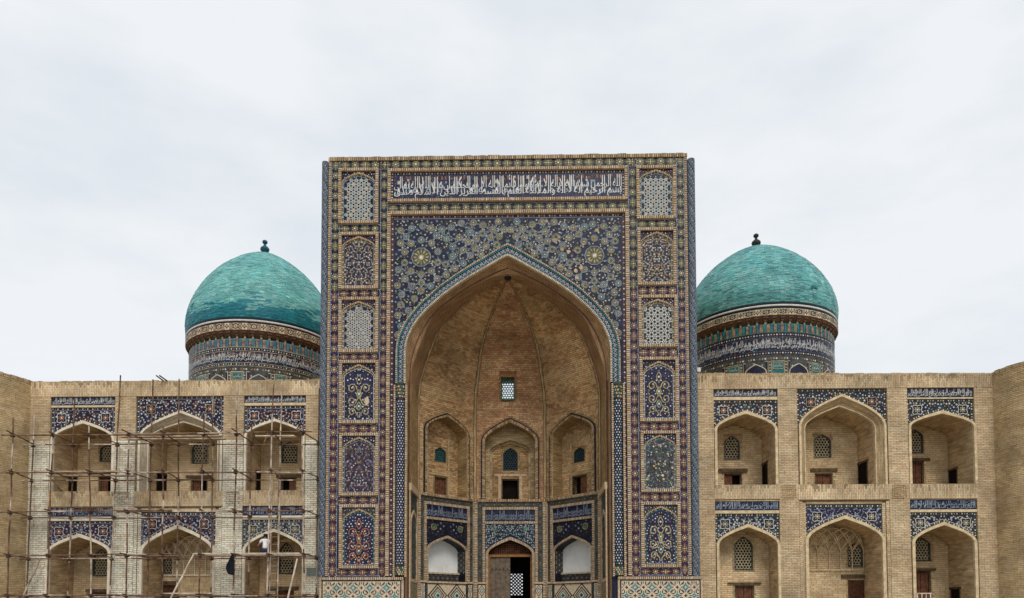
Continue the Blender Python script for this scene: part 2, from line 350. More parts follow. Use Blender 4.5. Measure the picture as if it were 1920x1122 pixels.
def band(M, x0, x1, z0, z1, vert, pal=None, bed=LAPIS, edge=PBLUE, ew=.022, P=None, rnd=None, later=None):
    M.rect(x0, x1, z0, z1, bed, 0); w = (x1-x0) if vert else (z1-z0); Ln = (z1-z0) if vert else (x1-x0)
    n = max(1, round(Ln/(P or w*1.42))); p = Ln/n
    c1, c2, c3 = pal or (YEL, OLIVE, WHITE)
    for i in range(n):
        t = (i+.5)*p; x, y = ((x0+x1)/2, z0+t) if vert else (x0+t, (z0+z1)/2)
        if later is not None: later.append((motif(i % 2, w, p, vert, (c1, c2, c3)), 'rosette' if i % 2 else 'cartouche', x, y))
        elif i % 2: rosette(M, x, y, w*.40, c1, c2, c3, pi/8)
        else: cartouche(M, x, y, p*.56, w*.40, vert, c1, c2, c3)
        for s1 in (-1, 1):
            for s2 in (-1, 1):
                a, b = s1*p*.5, s2*w*.34; xx, yy = (x+b, y+a) if vert else (x+a, y+b); M.disc(xx, yy, w*.065, c3, 2, 5)
                a, b = s1*p*.28, s2*w*.40; xx, yy = (x+b, y+a) if vert else (x+a, y+b); M.disc(xx, yy, w*.055, random.choice((c3, PBLUE, ORAN)), 3, 5)
    if edge:
        if vert: M.rect(x0, x0+ew, z0, z1, edge, 2); M.rect(x1-ew, x1, z0, z1, edge, 2)
        else: M.rect(x0, x1, z0, z0+ew, edge, 2); M.rect(x0, x1, z1-ew, z1, edge, 2)
def put_motifs(L_, F, d, parent):
    for me, nm, x, y in L_:
        o = bpy.data.objects.new(nm, me); COL.objects.link(o); o.parent = parent; q = F.p(x, y, d)
        o.matrix_basis = Matrix(((F.U.x, -F.N.x, 0, q[0]), (F.U.y, -F.N.y, 0, q[1]), (0, 0, 1, q[2]), (0, 0, 0, 1)))
def poisson(bb, r, ok, rnd, tries=900):
    g = []; k = 0
    while k < tries:
        x = rnd.uniform(bb[0], bb[1]); y = rnd.uniform(bb[2], bb[3]); k += 1
        if ok(x, y) and all((x-a)**2+(y-b)**2 > r*r for a, b in g): g.append((x, y)); k = max(0, k-12)
    return g
def floral(M, bb, cx, ok, r, pal, vine, seed, size=.5, vw=.02, petals=True, core=None, tries=900, h=3):
    rnd = random.Random(seed); pts = poisson((cx, bb[1], bb[2], bb[3]), r, lambda x, y: ok(x, y), rnd, tries)
    for i, (x, y) in enumerate(pts):
        nb = sorted(pts, key=lambda q: (q[0]-x)**2+(q[1]-y)**2)[1:4]
        for q in nb[:2]:
            mx_, my_ = (x+q[0])/2+(q[1]-y)*.25, (y+q[1])/2-(q[0]-x)*.25
            for sg in (1, -1):
                P = [(cx+sg*(a-cx), b) for a, b in ((x, y), (mx_, my_), q)]; M.pl(P, vw, vine if not isinstance(vine, list) else vine[i % len(vine)], h-1)
    for i, (x, y) in enumerate(pts):
        c = rnd.choice(pal); s_ = r*size*rnd.uniform(.6, 1.15)
        for sg in (1, -1):
            X = cx+sg*(x-cx)
            if petals and s_ > r*size*.8: M.star(X, y, s_, s_*.55, 5, c, h, rnd.random()); M.disc(X, y, s_*.4, core or rnd.choice(pal), h+1, 6)
            else: M.disc(X, y, s_*.66, c, h, 6, rnd.random())
def hankin(M, pts, nbr, w, mats, h=4, inset=.55):
    for i, (x, y) in enumerate(pts):
        ns = sorted(nbr[i], key=lambda j: atan2(pts[j][1]-y, pts[j][0]-x)); k = len(ns)
        if k < 3: continue
        mid = [((x+pts[j][0])/2, (y+pts[j][1])/2) for j in ns]
        for a in range(k):
            m0, m1 = mid[a], mid[(a+1) % k]
            a0 = atan2(m0[1]-y, m0[0]-x); a1 = atan2(m1[1]-y, m1[0]-x)
            if (a1-a0) % (2*pi) > 2.2: continue
            qx, qy = x+((m0[0]+m1[0])/2-x)*inset*1.1, y+((m0[1]+m1[1])/2-y)*inset*1.1
            M.line(m0, (qx, qy), w, mats, h); M.line((qx, qy), m1, w, mats, h)
def neighbours(pts, R):
    return [[j for j, q in enumerate(pts) if j != i and (q[0]-p[0])**2+(q[1]-p[1])**2 < R*R] for i, p in enumerate(pts)]
# ------------------------------------------------------------------ lettering: right-to-left script set from the shaped letter forms
_T = {}
def glyphs(body, tall):
    k = (body, tall)
    if k in _T: return _T[k]
    c = bpy.data.curves.new('lettering', 'FONT'); c.body = body; c.resolution_u = 1; c.offset = .006; c.space_word = .62
    o = bpy.data.objects.new('lettering', c); COL.objects.link(o); dg = bpy.context.evaluated_depsgraph_get(); dg.update()
    me = bpy.data.meshes.new_from_object(o.evaluated_get(dg)); 
    def st(y): return y if y < .30 else .30+(y-.30)*tall
    V = [(v.co.x, st(v.co.y)) for v in me.vertices]; Fs = [tuple(p.vertices) for p in me.polygons]
    bpy.data.objects.remove(o); bpy.data.curves.remove(c); bpy.data.meshes.remove(me)
    xs = [v[0] for v in V]; ys = sorted(v[1] for v in V); a, b = min(xs), max(xs); lo, hi = ys[0], ys[-1]
    V = [((x-a)/(b-a), (y-lo)/(hi-lo)) for x, y in V]; _T[k] = (V, Fs); return _T[k]
TU = '\ufef0\ufedf\ufe8e\ufecc\ufe97 \ufeea\ufee0\ufedf\ufe8d \ufeea\ufee0\ufedf\ufe8d \ufeaa\ufee8\ufecb \ufee5\ufe8d \ufee2\ufef4\ufedc\ufea4\ufedf\ufe8d \ufeee\ufeeb \ufefb\ufe8d \ufeea\ufedf\ufe8d \ufefb \ufe8e\ufee4\ufe8b\ufe8e\ufed7 \ufe8d\ufeee\ufedf\ufeed\ufe8d\ufeed \ufeee\ufeeb \ufefb\ufe8d \ufeea\ufedf\ufe8d \ufefb \ufeea\ufee0\ufedf\ufe8d \ufeaa\ufeec\ufeb7 \ufee6\ufee4\ufea3\ufeae\ufedf\ufe8d \ufeea\ufee0\ufedf\ufe8d'
TL = '\ufed5\ufeaa\ufebb \ufee1\ufefc\ufeb3\ufefb\ufe8d \ufee6\ufef3\ufeaa\ufedf\ufe8d \ufeb0\ufef3\ufeb0\ufecc\ufedf\ufe8d \ufec2\ufeb4\ufed8\ufedf\ufe8e\ufe91 \ufee2\ufee0\ufecc\ufedf\ufe8d \ufe94\ufedc\ufe8b\ufefc\ufee4\ufedf\ufe8d\ufeed \ufeea\ufedf\ufe8d \ufefb \ufeea\ufee7\ufe8d \ufee2\ufef4\ufea3\ufeae\ufedf\ufe8d \ufee2\ufeb4\ufe91'
TB = '\ufee2\ufef4\ufea3\ufeae\ufedf\ufe8d \ufee6\ufee4\ufea3\ufeae\ufedf\ufe8d \ufeea\ufee0\ufedf\ufe8d \ufee2\ufeb4\ufe91'
TS = TU[TU.index('\ufee2\ufef4\ufedc'):]
TQ = TU[:TU.index('\ufee2\ufef4\ufedc')-1] + ' ' + TB
def letters(M, body, u0, u1, v0, v1, m, h=3, tall=2.2):
    V, Fs = glyphs(body, tall); b = len(M.v); k = M.mi(m)
    M.v.extend([tuple(M.fn(u0+(u1-u0)*x, v0+(v1-v0)*y, h*.005)) for x, y in V])
    for f in Fs: M.f.append(tuple(b+i for i in f)); M.m.append(k)
def script_band(M, u0, u1, v0, v1, top, low, bed=NAVY, ink=WHITE, second=RUSTT, seed=1, dots=True):
    M.rect(u0, u1, v0, v1, bed, 0); H = v1-v0; rnd = random.Random(seed)
    if dots:
        for i in range(int((u1-u0)*H/.012)):
            M.disc(rnd.uniform(u0+.02, u1-.02), rnd.uniform(v0+.02, v1-.02), rnd.uniform(.010, .02), rnd.choice((TURQ, TURQ, PBLUE, second)), 1, 5)
    if second: letters(M, TB if len(top) < 40 else top[:len(top)//2], u0+.03, u1-.03, v0+H*.70, v0+H*.95, second, 2, 1.2)
    letters(M, low, u0+.04, u1-.04, v0+H*.02, v0+H*.97, ink, 3, 4.2)
    letters(M, top, u0+.04, u1-.04, v0+H*.30, v0+H*.98, ink, 4, 3.0)
# ------------------------------------------------------------------ lattice windows
def lattice(mb, F, x0, x1, z0, z1, d, cell, m, edge, arched=True, th=.07, wall=.30):
    A = Arch((x0+x1)/2, (x1-x0)/2, z1-(z1-z0)*(.30 if arched else 0.002), z1, z0)
    rx = cell/sqrt(3); j = 0; z = z0+cell*.3
    while z < z1+cell*.4:
        x = x0+(cell*.5 if j % 2 else cell*.02)
        while x < x1+cell*.3:
            if x0-cell*.1 < x < x1+cell*.1 and z < A.z(min(max(x, x0+.02), x1-.02))+cell*.1:
                o = [(x+rx*cos(pi/6+pi*k/3), z+rx*sin(pi/6+pi*k/3)) for k in range(6)]; i = [(x+(a-x)*(1-wall), z+(b-z)*(1-wall)) for a, b in o]
                mb.strip([F.p(a, b, d) for a, b in o+o[:1]], [F.p(a, b, d) for a, b in i+i[:1]], m)
                mb.strip([F.p(a, b, d) for a, b in i+i[:1]], [F.p(a, b, d-th) for a, b in i+i[:1]], m)
            x += cell
        z += cell*.866; j += 1
    w = cell*.42; B = Arch(A.cx, A.half-w, A.zs, A.za-w*1.1, A.zb+w)
    return A, B
def window(parent, F, x0, x1, z0, z1, d, hole, wallm, cell=.15, m=LATT, edge=TEAL, arched=True, see=False, label=None, wall=.30):
    mb = MB(); A, B = lattice(mb, F, x0, x1, z0, z1, d-.10, cell, m, edge, arched, wall=wall)
    o = mb.build('window', parent)
    fb = MB(); rim(fb, F, A, B, d-.14, d-.05, edge); P, Q = A.pts(), B.pts()
    fb.poly([F.p(P[0][0], P[0][1], d-.05), F.p(P[-1][0], P[-1][1], d-.05), F.p(Q[-1][0], Q[-1][1], d-.05), F.p(Q[0][0], Q[0][1], d-.05)], edge); fb.build('window_frame', o)
    hx0, hx1, hz0, hz1 = hole
    wb = MB(); hole_face(wb, F, hx0, hx1, hz0, hz1, Arch(A.cx, A.half-.004, A.zs, A.za-.004, z0+.002), d-.012, wallm)
    reveal(wb, F, A, d-.012, d-.3, wallm); wb.build('window_surround', o)
    if label: o['label'] = label
    return o
def grid_wall(mb, F, x0, x1, z0, z1, d, holes, m, deep=.45, back=DARK, rev=None):
    xs = sorted({x0, x1, *[min(max(h[i], x0), x1) for h in holes for i in (0, 1)]}); zs = sorted({z0, z1, *[min(max(h[i], z0), z1) for h in holes for i in (2, 3)]})
    for i in range(len(xs)-1):
        for j in range(len(zs)-1):
            cx, cz = (xs[i]+xs[i+1])/2, (zs[j]+zs[j+1])/2
            if any(h[0] < cx < h[1] and h[2] < cz < h[3] for h in holes): continue
            mb.poly([F.p(a, b, d) for a, b in ((xs[i], zs[j]), (xs[i+1], zs[j]), (xs[i+1], zs[j+1]), (xs[i], zs[j+1]))], m)
    for h in holes:
        a, b, c, e = max(h[0], x0), min(h[1], x1), max(h[2], z0), min(h[3], z1); q = lambda x, z, dd: F.p(x, z, dd); r = rev or m
        if len(h) > 4 and h[4] == 'open': continue
        for (p, s_) in (((a, c), (a, e)), ((b, e), (b, c)), ((a, e), (b, e)), ((b, c), (a, c))):
            mb.poly([q(*p, d), q(*s_, d), q(*s_, d-deep), q(*p, d-deep)], r)
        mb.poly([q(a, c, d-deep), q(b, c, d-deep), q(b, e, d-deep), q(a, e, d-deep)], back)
def door(parent, F, x0, x1, z0, z1, d, open_=1, lint=None, wood=DOORW, lattice_leaf=False, frame=LINT, label=None):
    mb = MB(); w = .07
    mb.box(F, x0, x0+w, z0, z1, d-.2, d-.06, frame); mb.box(F, x1-w, x1, z0, z1, d-.2, d-.06, frame); mb.box(F, x0+w, x1-w, z1-w, z1, d-.2, d-.061, frame)
    o = mb.build('door', parent); cx = (x0+x1)/2
    leaves = [(x0+w, cx-.008), (cx+.008, x1-w)]
    for k, (a, b) in enumerate(leaves):
        if open_ == 2: continue
        if (open_ == 1 and k == 1) or (open_ == -1 and k == 0): continue
        lf = MB(); n = 3
        for i in range(n): lf.box(F, a+(b-a)*i/n+.004, a+(b-a)*(i+1)/n-.004, z0+.01, z1-w-.004, d-.19, d-.13-.006*(i % 2), wood)
        lf.build('door_leaf', o)
    if lattice_leaf:
        lf = MB(); n = 7; c = (x1-x0-2*w)/n
        for i in range(-n*2, n+1):
            for sg in (1, -1):
                pts = []
                for t in range(0, 41):
                    pass
                xa = x0+w+i*c; za = z0; hgt = z1-w-z0; xb = xa+hgt
                if sg < 0: xa, xb = xb, xa
                # clip to the leaf
                def clipx(xa, za, xb, zb, lo, hi):
                    if xa == xb: return None
                    t0, t1 = sorted(((lo-xa)/(xb-xa), (hi-xa)/(xb-xa))); t0, t1 = max(0, t0), min(1, t1)
                    return None if t0 >= t1 else (xa+(xb-xa)*t0, za+(zb-za)*t0, xa+(xb-xa)*t1, za+(zb-za)*t1)
                r = clipx(xa, z0, xb, z0+hgt, x0+w, x1-w)
                if r: lf.tube(F.p(r[0], r[1], d-.1), F.p(r[2], r[3], d-.1), .022, wood, 4)
        lf.build('door_lattice', o)
    if lint:
        lm = MB(); lm.box(F, lint[0], lint[1], lint[2], lint[3], d-.1, d+.10, LINT); lm.build('lintel', o)
    if label: o['label'] = label
    return o

from mathutils import noise
def variants(name, cols, scale=.5, var=.21, sq=.7):
    m = cols[0]; return [mat(name+'_'+n, tuple(m[i]+(c[i]-m[i])*sq for i in range(3)), .9, var, scale, .12) for n, c in zip(('mid', 'light', 'dark', 'red', 'pale', 'grey'), cols)]
VT = variants('tan_brick', [(.545, .415, .26), (.60, .475, .31), (.43, .315, .19), (.50, .355, .22), (.63, .52, .36), (.47, .39, .28)])
VP_ = variants('pale_brick', [(.74, .675, .545), (.79, .735, .61), (.56, .48, .36), (.60, .51, .38), (.74, .69, .58), (.60, .56, .47)])
VW = variants('tower_brick', [(.54, .405, .225), (.59, .455, .27), (.42, .30, .16), (.48, .335, .185), (.62, .49, .31), (.47, .375, .24)])
VV = variants('vault_brick', [(.475, .30, .15), (.55, .37, .195), (.28, .165, .08), (.39, .205, .105), (.62, .45, .26), (.37, .275, .145)], sq=.8)
VR = variants('vault_red_brick', [(.455, .265, .14), (.53, .335, .18), (.31, .165, .095), (.39, .19, .115), (.60, .42, .25), (.40, .25, .145)], sq=.75)
VN = variants('niche_brick', [(.61, .46, .275), (.66, .515, .325), (.50, .365, .21), (.56, .40, .235), (.70, .57, .38), (.55, .44, .30)])
DIRT = mat('sooty_brick', (.37, .28, .175), .95, .25, 2)
MT = mat('tan_mortar', (.31, .225, .13), .95, .15, 3); MP = mat('grey_mortar', (.15, .12, .08), .95, .15, 3); MV = mat('brown_mortar', (.20, .135, .065), .95, .15, 3)
def pick(V, u, v, seed=0, patch=.55):
    n = noise.noise(Vector((u*.35+seed, v*.8, 1.7)))+.7*noise.noise(Vector((u*1.1, v*3.1+seed, 4.2))); r = random.random()+n*patch
    if n > .62 and random.random() < .6: return V[4] if random.random() < .6 else V[5]
    return V[2] if r < .12 else V[5] if r < .22 else V[3] if r < .34 else V[0] if r < .68 else V[1] if r < .92 else V[4]
def brickwork(mb, fn, u0, u1, v0, v1, V, mort, bw=.25, rh=.08, j=.017, ok=None, sold=False, seed=0, h0=.004, patch=.55, top=False):
    if sold:
        f0 = fn; fn = lambda u, v, h: f0(v, u, h); u0, u1, v0, v1 = v0, v1, u0, u1; k0 = ok; ok = (lambda u, v: k0(v, u)) if k0 else None
    n = max(1, round((v1-v0)/rh)); rh = (v1-v0)/n
    for r in range(n):
        za = v0+r*rh; zb = za+rh; x = u0-(bw*.5 if r % 2 else 0)
        while x < u1-1e-3:
            w = bw*random.choice((1, 1, 1, .97, 1.03, .6 if random.random() < .3 else 1)); a, b = max(x, u0), min(x+w, u1); x += w
            if b-a < .03: continue
            if ok and not (ok(a, za) and ok(b, za) and ok(a, zb) and ok(b, zb)):
                m_ = (a+b)/2
                if ok(a, za) and ok(a, zb) and ok(m_, za) and ok(m_, zb): b = m_
                elif ok(b, za) and ok(b, zb) and ok(m_, za) and ok(m_, zb): a = m_
                else: continue
            mb.poly([fn(a, za, h0), fn(b, za, h0), fn(b, zb, h0), fn(a, zb, h0)], mort)
            g = j*random.uniform(.35, .65); h = h0+random.uniform(.008, .022); m = pick(V, a, za, seed, patch)
            if top and ((b > u1-.10) if sold else (zb > v1-.1)) and random.random() < .35: m = DIRT
            p = [(a+g, za+g), (b-g, za+g), (b-g, zb-g), (a+g, zb-g)]; B = [fn(s, t, h0) for s, t in p]; T = [fn(s, t, h+random.uniform(-.003, .003)) for s, t in p]
            mb.poly(T, m)
            for q in range(4): mb.poly([B[q], B[(q+1) % 4], T[(q+1) % 4], T[q]], m)
random.seed(7)
# ================================================================== ground
g = MB(); gF = Fr((0, 0, 0), (1, 0, 0), (0, -1, 0))
g.poly([(-900, -900, 0), (900, -900, 0), (900, 900, 0), (-900, 900, 0)], GRND); g.build('ground', None, kind='structure')
tb = MB(); tb.box(gF, -40, 40, 0, .16, -1.0, 6.5, GRND); tb.build('terrace', None, kind='structure')
# ================================================================== portal
F = Fr((0, 0, 0), (1, 0, 0), (0, -1, 0))
PT = thing('portal', 'tall tiled entrance portal with one great pointed arch between the two arcaded wings', 'portal', (F.at(953, 1082)[0], 1, 0))
PX0 = F.at(613, 690)[0]; PX1 = F.at(1293, 690)[0]; PTOP = (F.at(613, 299)[1]+F.at(1285, 292)[1])/2; PDEEP = 8.6
CX = (F.at(740, 690)[0]+F.at(1165.5, 690)[0])/2
z0_ = F.at(953, 660)[1]
AI = Arch(CX, 194/1390*33.1*1.0, z0_, F.at(951, 483)[1], 0.16)
AO = Arch(CX, 213/1390*33.1, z0_, F.at(951, 460)[1], 0.16)
mb = MB(); hole_face(mb, F, PX0, PX1, .16, PTOP, AI, 0, NAVY)
mb.build('tiled_face', PT)
Rz = PTOP
mb = MB()
for x in (PX0, PX1): mb.poly([(x, 0, .1), (x, PDEEP, .1), (x, PDEEP, PTOP), (x, 0, PTOP)], TAN)
mb.poly([(PX0, 0, PTOP), (PX1, 0, PTOP), (PX1, PDEEP, PTOP), (PX0, PDEEP, PTOP)], ROOFM)
wx0, wx1, wz0, wz1 = -2.0, 1.6, 11.0, 14.5
Bk = Fr((0, PDEEP, 0), (1, 0, 0), (0, -1, 0)); grid_wall(mb, Bk, PX0, PX1, .1, PTOP, 0, [(CX-1.6, CX+1.6, F.at(953, 775)[1]-1, F.at(953, 690)[1]+3.5, 'open'), (CX-1.2, CX+1.2, 1.0, 4.0, 'open')], TAN)
mb.build('side_and_back_walls', PT)
mb = MB(); zt = PTOP
mb.box(F, PX0, PX1, zt-.10, zt+.05, -.5, .05, MT)
brick_edge(mb, [F.p(PX0, zt+.06, .054), F.p(PX1, zt+.06, .054)], [F.p(PX0, zt-.10, .054), F.p(PX1, zt-.10, .054)], [DIRT, MT, BUFF], .1, gap=.3)
for i in range(90):
    x = random.uniform(PX0, PX1-.4); mb.box(F, x, x+random.uniform(.15, .6), zt+.05, zt+.05+random.uniform(.02, .06), -.4, .03, random.choice((DIRT, MT)))
mb.build('cornice', PT)
# --- border bands of rosettes
X = lambda px, py=690: F.at(px, py)[0]
Z = lambda py, px=953: F.at(px, py)[1]
vb = [(X(618.5), X(634.5)), (X(711.5), X(725.5)), (X(1181), X(1197)), (X(1272), X(1287))]
zb0, zb1 = Z(1080), Z(300)
ZT = (F.at(620, 301)[1]+F.at(1280, 295)[1])/2
pals = [(YEL, OLIVE, WHITE), (YEL, BRNP, WHITE), (YEL, PURP, WHITE)]
def vband(x0, x1, za, zb, pal, bed):
    M = Mos(on(F, .006)); l_ = []; band(M, x0, x1, za, zb, True, pal, bed, P=.47, later=l_); put_motifs(l_, F, .006, M.build('border_band', PT))
zm = [zb0, Z(800), Z(545), ZT]
for (x0, x1) in vb:
    for k in range(3):
        vband(x0, x1, zm[k], zm[k+1], [(YEL, BRNP, WHITE), (YEL, BRNP, WHITE), (YEL, OLIVE, WHITE)][k], [PURP, LAPIS, NAVY][k])
def hband(x0, x1, za, zb, pal=(YEL, OLIVE, WHITE), bed=NAVY):
    M = Mos(on(F, .006)); l_ = []; band(M, x0, x1, za, zb, False, pal, bed, P=.47, later=l_); put_motifs(l_, F, .006, M.build('border_band', PT))
w_in0, w_in1 = vb[1][0], vb[2][1]
hband(vb[0][1], vb[3][0], Z(315.5), ZT)
hband(vb[1][1], vb[2][0], Z(397), Z(381))
# --- the twelve recessed tile panels
PL = [(635.5, 318, 710, 421), (636, 437.6, 710, 543), (636, 559, 710, 662), (636.6, 677, 710, 795), (636.6, 813, 710, 930), (636.6, 947, 710, 1066)]
PR = [(1193, 313, 1266.5, 412), (1195, 429, 1267.5, 536), (1197, 555, 1269.5, 652), (1199, 671, 1271.5, 791), (1201, 809, 1273, 923), (1201.5, 942, 1275.5, 1064)]
def lattice_tiles(M, ok, bb, step, bed_c, line_c, star_c, seed, ringed=False):
    pts = []; j = 0; z = bb[2]+step*.3
    cx = (bb[0]+bb[1])/2; n = int((bb[1]-bb[0])/step/2)+1
    while z < bb[3]:
        for i in range(-n, n+1):
            x = cx+(i+(.5 if j % 2 else 0))*step
            if ok(x, z): pts.append((x, z))
        z += step*.866; j += 1
    nb = neighbours(pts, step*1.1)
    hankin(M, pts, nb, .026, line_c, 3, .62)
    rnd = random.Random(seed)
    for i, (x, y) in enumerate(pts):
        if ringed:
            M.disc(x, y, step*.36, WHITE, 3, 8); M.disc(x, y, step*.22, bed_c, 4, 8); M.disc(x, y, step*.11, WHITE, 5, 6)
        else:
            M.star(x, y, step*.40, step*.19, 6, line_c, 3, pi/6); M.disc(x, y, step*.17, star_c if i % 3 else YEL, 4, 6)
        for a in range(6):
            t = a*pi/3+pi/6; M.disc(x+step*.577*cos(t), y+step*.577*sin(t), step*.10, line_c if a % 2 else TURQ, 2, 5)
def scrolls(M, A, ok, col, seed, tiers=3):
    w = A.half; zb, zt = A.zb+.08, A.za-.1; cx = A.cx; H = zt-zb
    for k, (f, s_) in enumerate(((.13, .8), (.36, 1), (.62, 1))):
        zc = zb+H*f; rr = w*.30*s_; up = 1 if k != 1 else -1
        for sg in (1, -1):
            ox = cx+sg*w*.47; P = []
            for i in range(25):
                t = i/24*2.3*pi; r = rr*(1-.62*i/24); P.append((ox-sg*r*cos(t), zc+up*r*sin(t)*1.12))
            P = [(cx+sg*.03, zc-up*H*.115), (cx+sg*w*.08, zc-up*H*.05)]+[q for q in P if ok(*q)]
            M.pl(P, .045, col, 4); M.disc(P[-1][0], P[-1][1], .05, col, 5, 6); M.disc(P[-1][0], P[-1][1], .03, WHITE, 6, 6)
            M.pl([(ox+sg*rr*.7, zc-up*rr*.9), (ox+sg*rr*1.05, zc-up*rr*1.5), (ox+sg*rr*.6, zc-up*rr*2.0)], .035, col, 3)
    for f, h_, m in ((.25, .20, TEAL), (.50, .22, GREEN), (.80, .24, LAPIS)):
        zc = zb+H*f; D = [(cx+w*.17*a, zc+h_*b) for a, b in ((0, -1), (.6, -.55), (1, 0), (.7, .4), (0, 1), (-.7, .4), (-1, 0), (-.6, -.55))]
        M.g(D, m, 3); M.pl(D, .035, col, 5, True); M.disc(cx, zc, .05, WHITE, 6, 6)
plab = {0: 'tile panel of pale star lattice at the head of the {} column', }
def tile_panel(px, k, side):
    x0, x1, za, zb = F.rect(*px); fw = .125
    fb = MB(); frame_bars(fb, F, x0, x1, za, zb, fw, 0, .12, [BUFF, BUFF, BUFF2], pitch=.082)
    bed = [NAVY, LAPIS, NAVY, LAPIS, PURP, LAPIS][k] if side == 0 else [NAVY, NAVY, SLATE, LAPIS, SLATE, LAPIS][k]
    M = Mos(on(F, .012)); ix0, ix1, iz0, iz1 = x0+fw, x1-fw, za+fw, zb-fw; cx = (ix0+ix1)/2
    Ab = Arch(cx, (ix1-ix0)/2-.015, iz1-(iz1-iz0)*.24, iz1-.10, iz0)
    A = Arch(cx, Ab.half-.085, Ab.zs-.01, Ab.za-.11, iz0+.04)
    M.rect(ix0, ix1, iz0, iz1, bed, 0); pan = M; ok = lambda x, z: A.inside(x, z, .045)
    bb = (A.cx-A.half, A.cx+A.half, A.zb, A.za)
    if k == 0: lattice_tiles(M, ok, bb, .235, NAVY, WHITE, TURQ, 1)
    elif k == 1: floral(M, bb, cx, ok, .098, [WHITE, WHITE, PBLUE, YEL, ORAN], YEL, 11+side, .5, .014, tries=1500)
    elif k == 2 and side == 0: lattice_tiles(M, ok, bb, .195, NAVY, WHITE, PURP, 3)
    elif k == 2: lattice_tiles(M, ok, bb, .29, BLACK, WHITE, NAVY, 3, True)
    elif k == 3: scrolls(M, A, ok, YEL, 4); floral(M, bb, cx, ok, .125, [WHITE, PBLUE, WHITE, OLIVE], PURP, 14+side, .42, .012, False, h=3)
    elif k == 4: floral(M, bb, cx, ok, .115, [WHITE, PBLUE, YEL, OLIVE, PURP, BRNP] if side == 0 else [WHITE, GREEN, TEAL, OLIVE, BRNP, PURP], [PURP, OLIVE, PBLUE], 15+side, .5, .02, tries=1500)
    else: scrolls(M, A, ok, ORAN if side == 0 else YEL, 6); floral(M, bb, cx, ok, .115, [WHITE, WHITE, PBLUE, ORAN if side == 0 else YEL], PURP, 16+side, .42, .012, False, h=3)
    if side == 1 and k == 4:
        rn = random.Random(5)
        for i in range(70):
            x, z = rn.uniform(bb[0], bb[1]), rn.uniform(bb[2], bb[3])
            if ok(x, z): M.disc(x, z, rn.uniform(.015, .06), rn.choice((BUFF, BUFF2, SLATE)), 6, 6, rn.random())
    if side == 0 and k == 3:
        M.g([(cx+.28, za+1.15), (cx+.42, za+1.25), (cx+.46, za+.95), (cx+.33, za+.80), (cx+.26, za+.98)], BUFF2, 7)
    # guard strip of dots inside the arch, lined in blue or green
    C = Ab.pts(); D = Arch(cx, A.half, A.zs, A.za, A.zb).pts()
    M.strip([F.p(x, z, .0145) for x, z in C], [F.p(x, z, .0145) for x, z in D], OLIVEK if k != 1 else SLATE)
    for i in range(len(C)-1):
        n = max(1, round(math.hypot(C[i+1][0]-C[i][0], C[i+1][1]-C[i][1])/.12))
        for j in range(n):
            t = (j+.5)/n; a = (C[i][0]+(C[i+1][0]-C[i][0])*t, C[i][1]+(C[i+1][1]-C[i][1])*t); b = (D[i][0]+(D[i+1][0]-D[i][0])*t, D[i][1]+(D[i+1][1]-D[i][1])*t)
            M.disc((a[0]+b[0])/2, (a[1]+b[1])/2, .032, WHITE if (i+j) % 2 else (OLIVE if k % 2 else TURQ), 2, 6)
    M.pl(D, .018, [PBLUE, YEL, BUFF, WHITE, PBLUE, TURQ][k], 3); M.pl([D[0], D[-1]], .018, PBLUE, 3)
    n = 9
    for j in range(n): M.disc(ix0+.1+(ix1-ix0-.2)*j/(n-1), iz0+.02+.03, .03, WHITE if j % 2 else OLIVE, 2, 6)
    o = fb.build('tile_panel', PT); M.build('mosaic_field', o)
    S2 = Mos(on(F, .03)); bd = [NAVY, LAPIS, PURP, NAVY, LAPIS, SLATE][k]
    P = Ab.pts()[1:-1]
    S2.strip([F.p(x, z, .03) for x, z in P], [F.p(x, iz1, .03) for x, z in P], bd)
    floral(S2, (ix0, ix1, Ab.zs, iz1), cx, lambda x, z: z > Ab.z(x)+.09 and z < iz1-.05 and abs(x-cx) < Ab.half-.05, .105, [WHITE, ORAN, YEL] if k < 2 else [WHITE, PBLUE, YEL], PURP, 21+k, .45, .012, False)
    S2.build('corner_mosaic', o)
    rb = MB(); Ab2 = Arch(cx, Ab.half+.012, Ab.zs, Ab.za+.055, iz0); rim(rb, F, Ab2, Arch(cx, Ab.half-.025, Ab.zs, Ab.za-.03, iz0), 0, .075, RIM)
    brick_edge(rb, [F.p(x, z, .078) for x, z in Ab2.pts()], [F.p(x, z, .078) for x, z in Arch(cx, Ab.half-.025, Ab.zs, Ab.za-.03, iz0).pts()], [BUFF, BUFF], .08, N=F.N)
    rb.build('brick_arch', o); return o, x0, x1, za, zb
for side, PP in ((0, PL), (1, PR)):
    prev = None
    for k, px in enumerate(PP):
        r = tile_panel(px, k, side)
        if prev: hband(vb[0][1] if side == 0 else vb[2][1], vb[1][0] if side == 0 else vb[3][0], r[4]+.01, prev-.01, (YEL, OLIVE, WHITE) if k < 2 else (YEL, BRNP, WHITE), NAVY if k < 3 else PURP)
        prev = r[3]
    hband(vb[0][1] if side == 0 else vb[2][1], vb[1][0] if side == 0 else vb[3][0], zb0, prev-.01, (YEL, BRNP, WHITE), PURP)
# thin brick edges at the outer borders
eb = MB()
for a, b in ((613.5, 618), (1287.5, 1292)):
    brick_edge(eb, [F.p(X(a), zb0, .02), F.p(X(a), PTOP-.1, .02)], [F.p(X(b), zb0, .02), F.p(X(b), PTOP-.1, .02)], [BUFF, BUFF], .085)
eb.build('edge_bricks', PT)
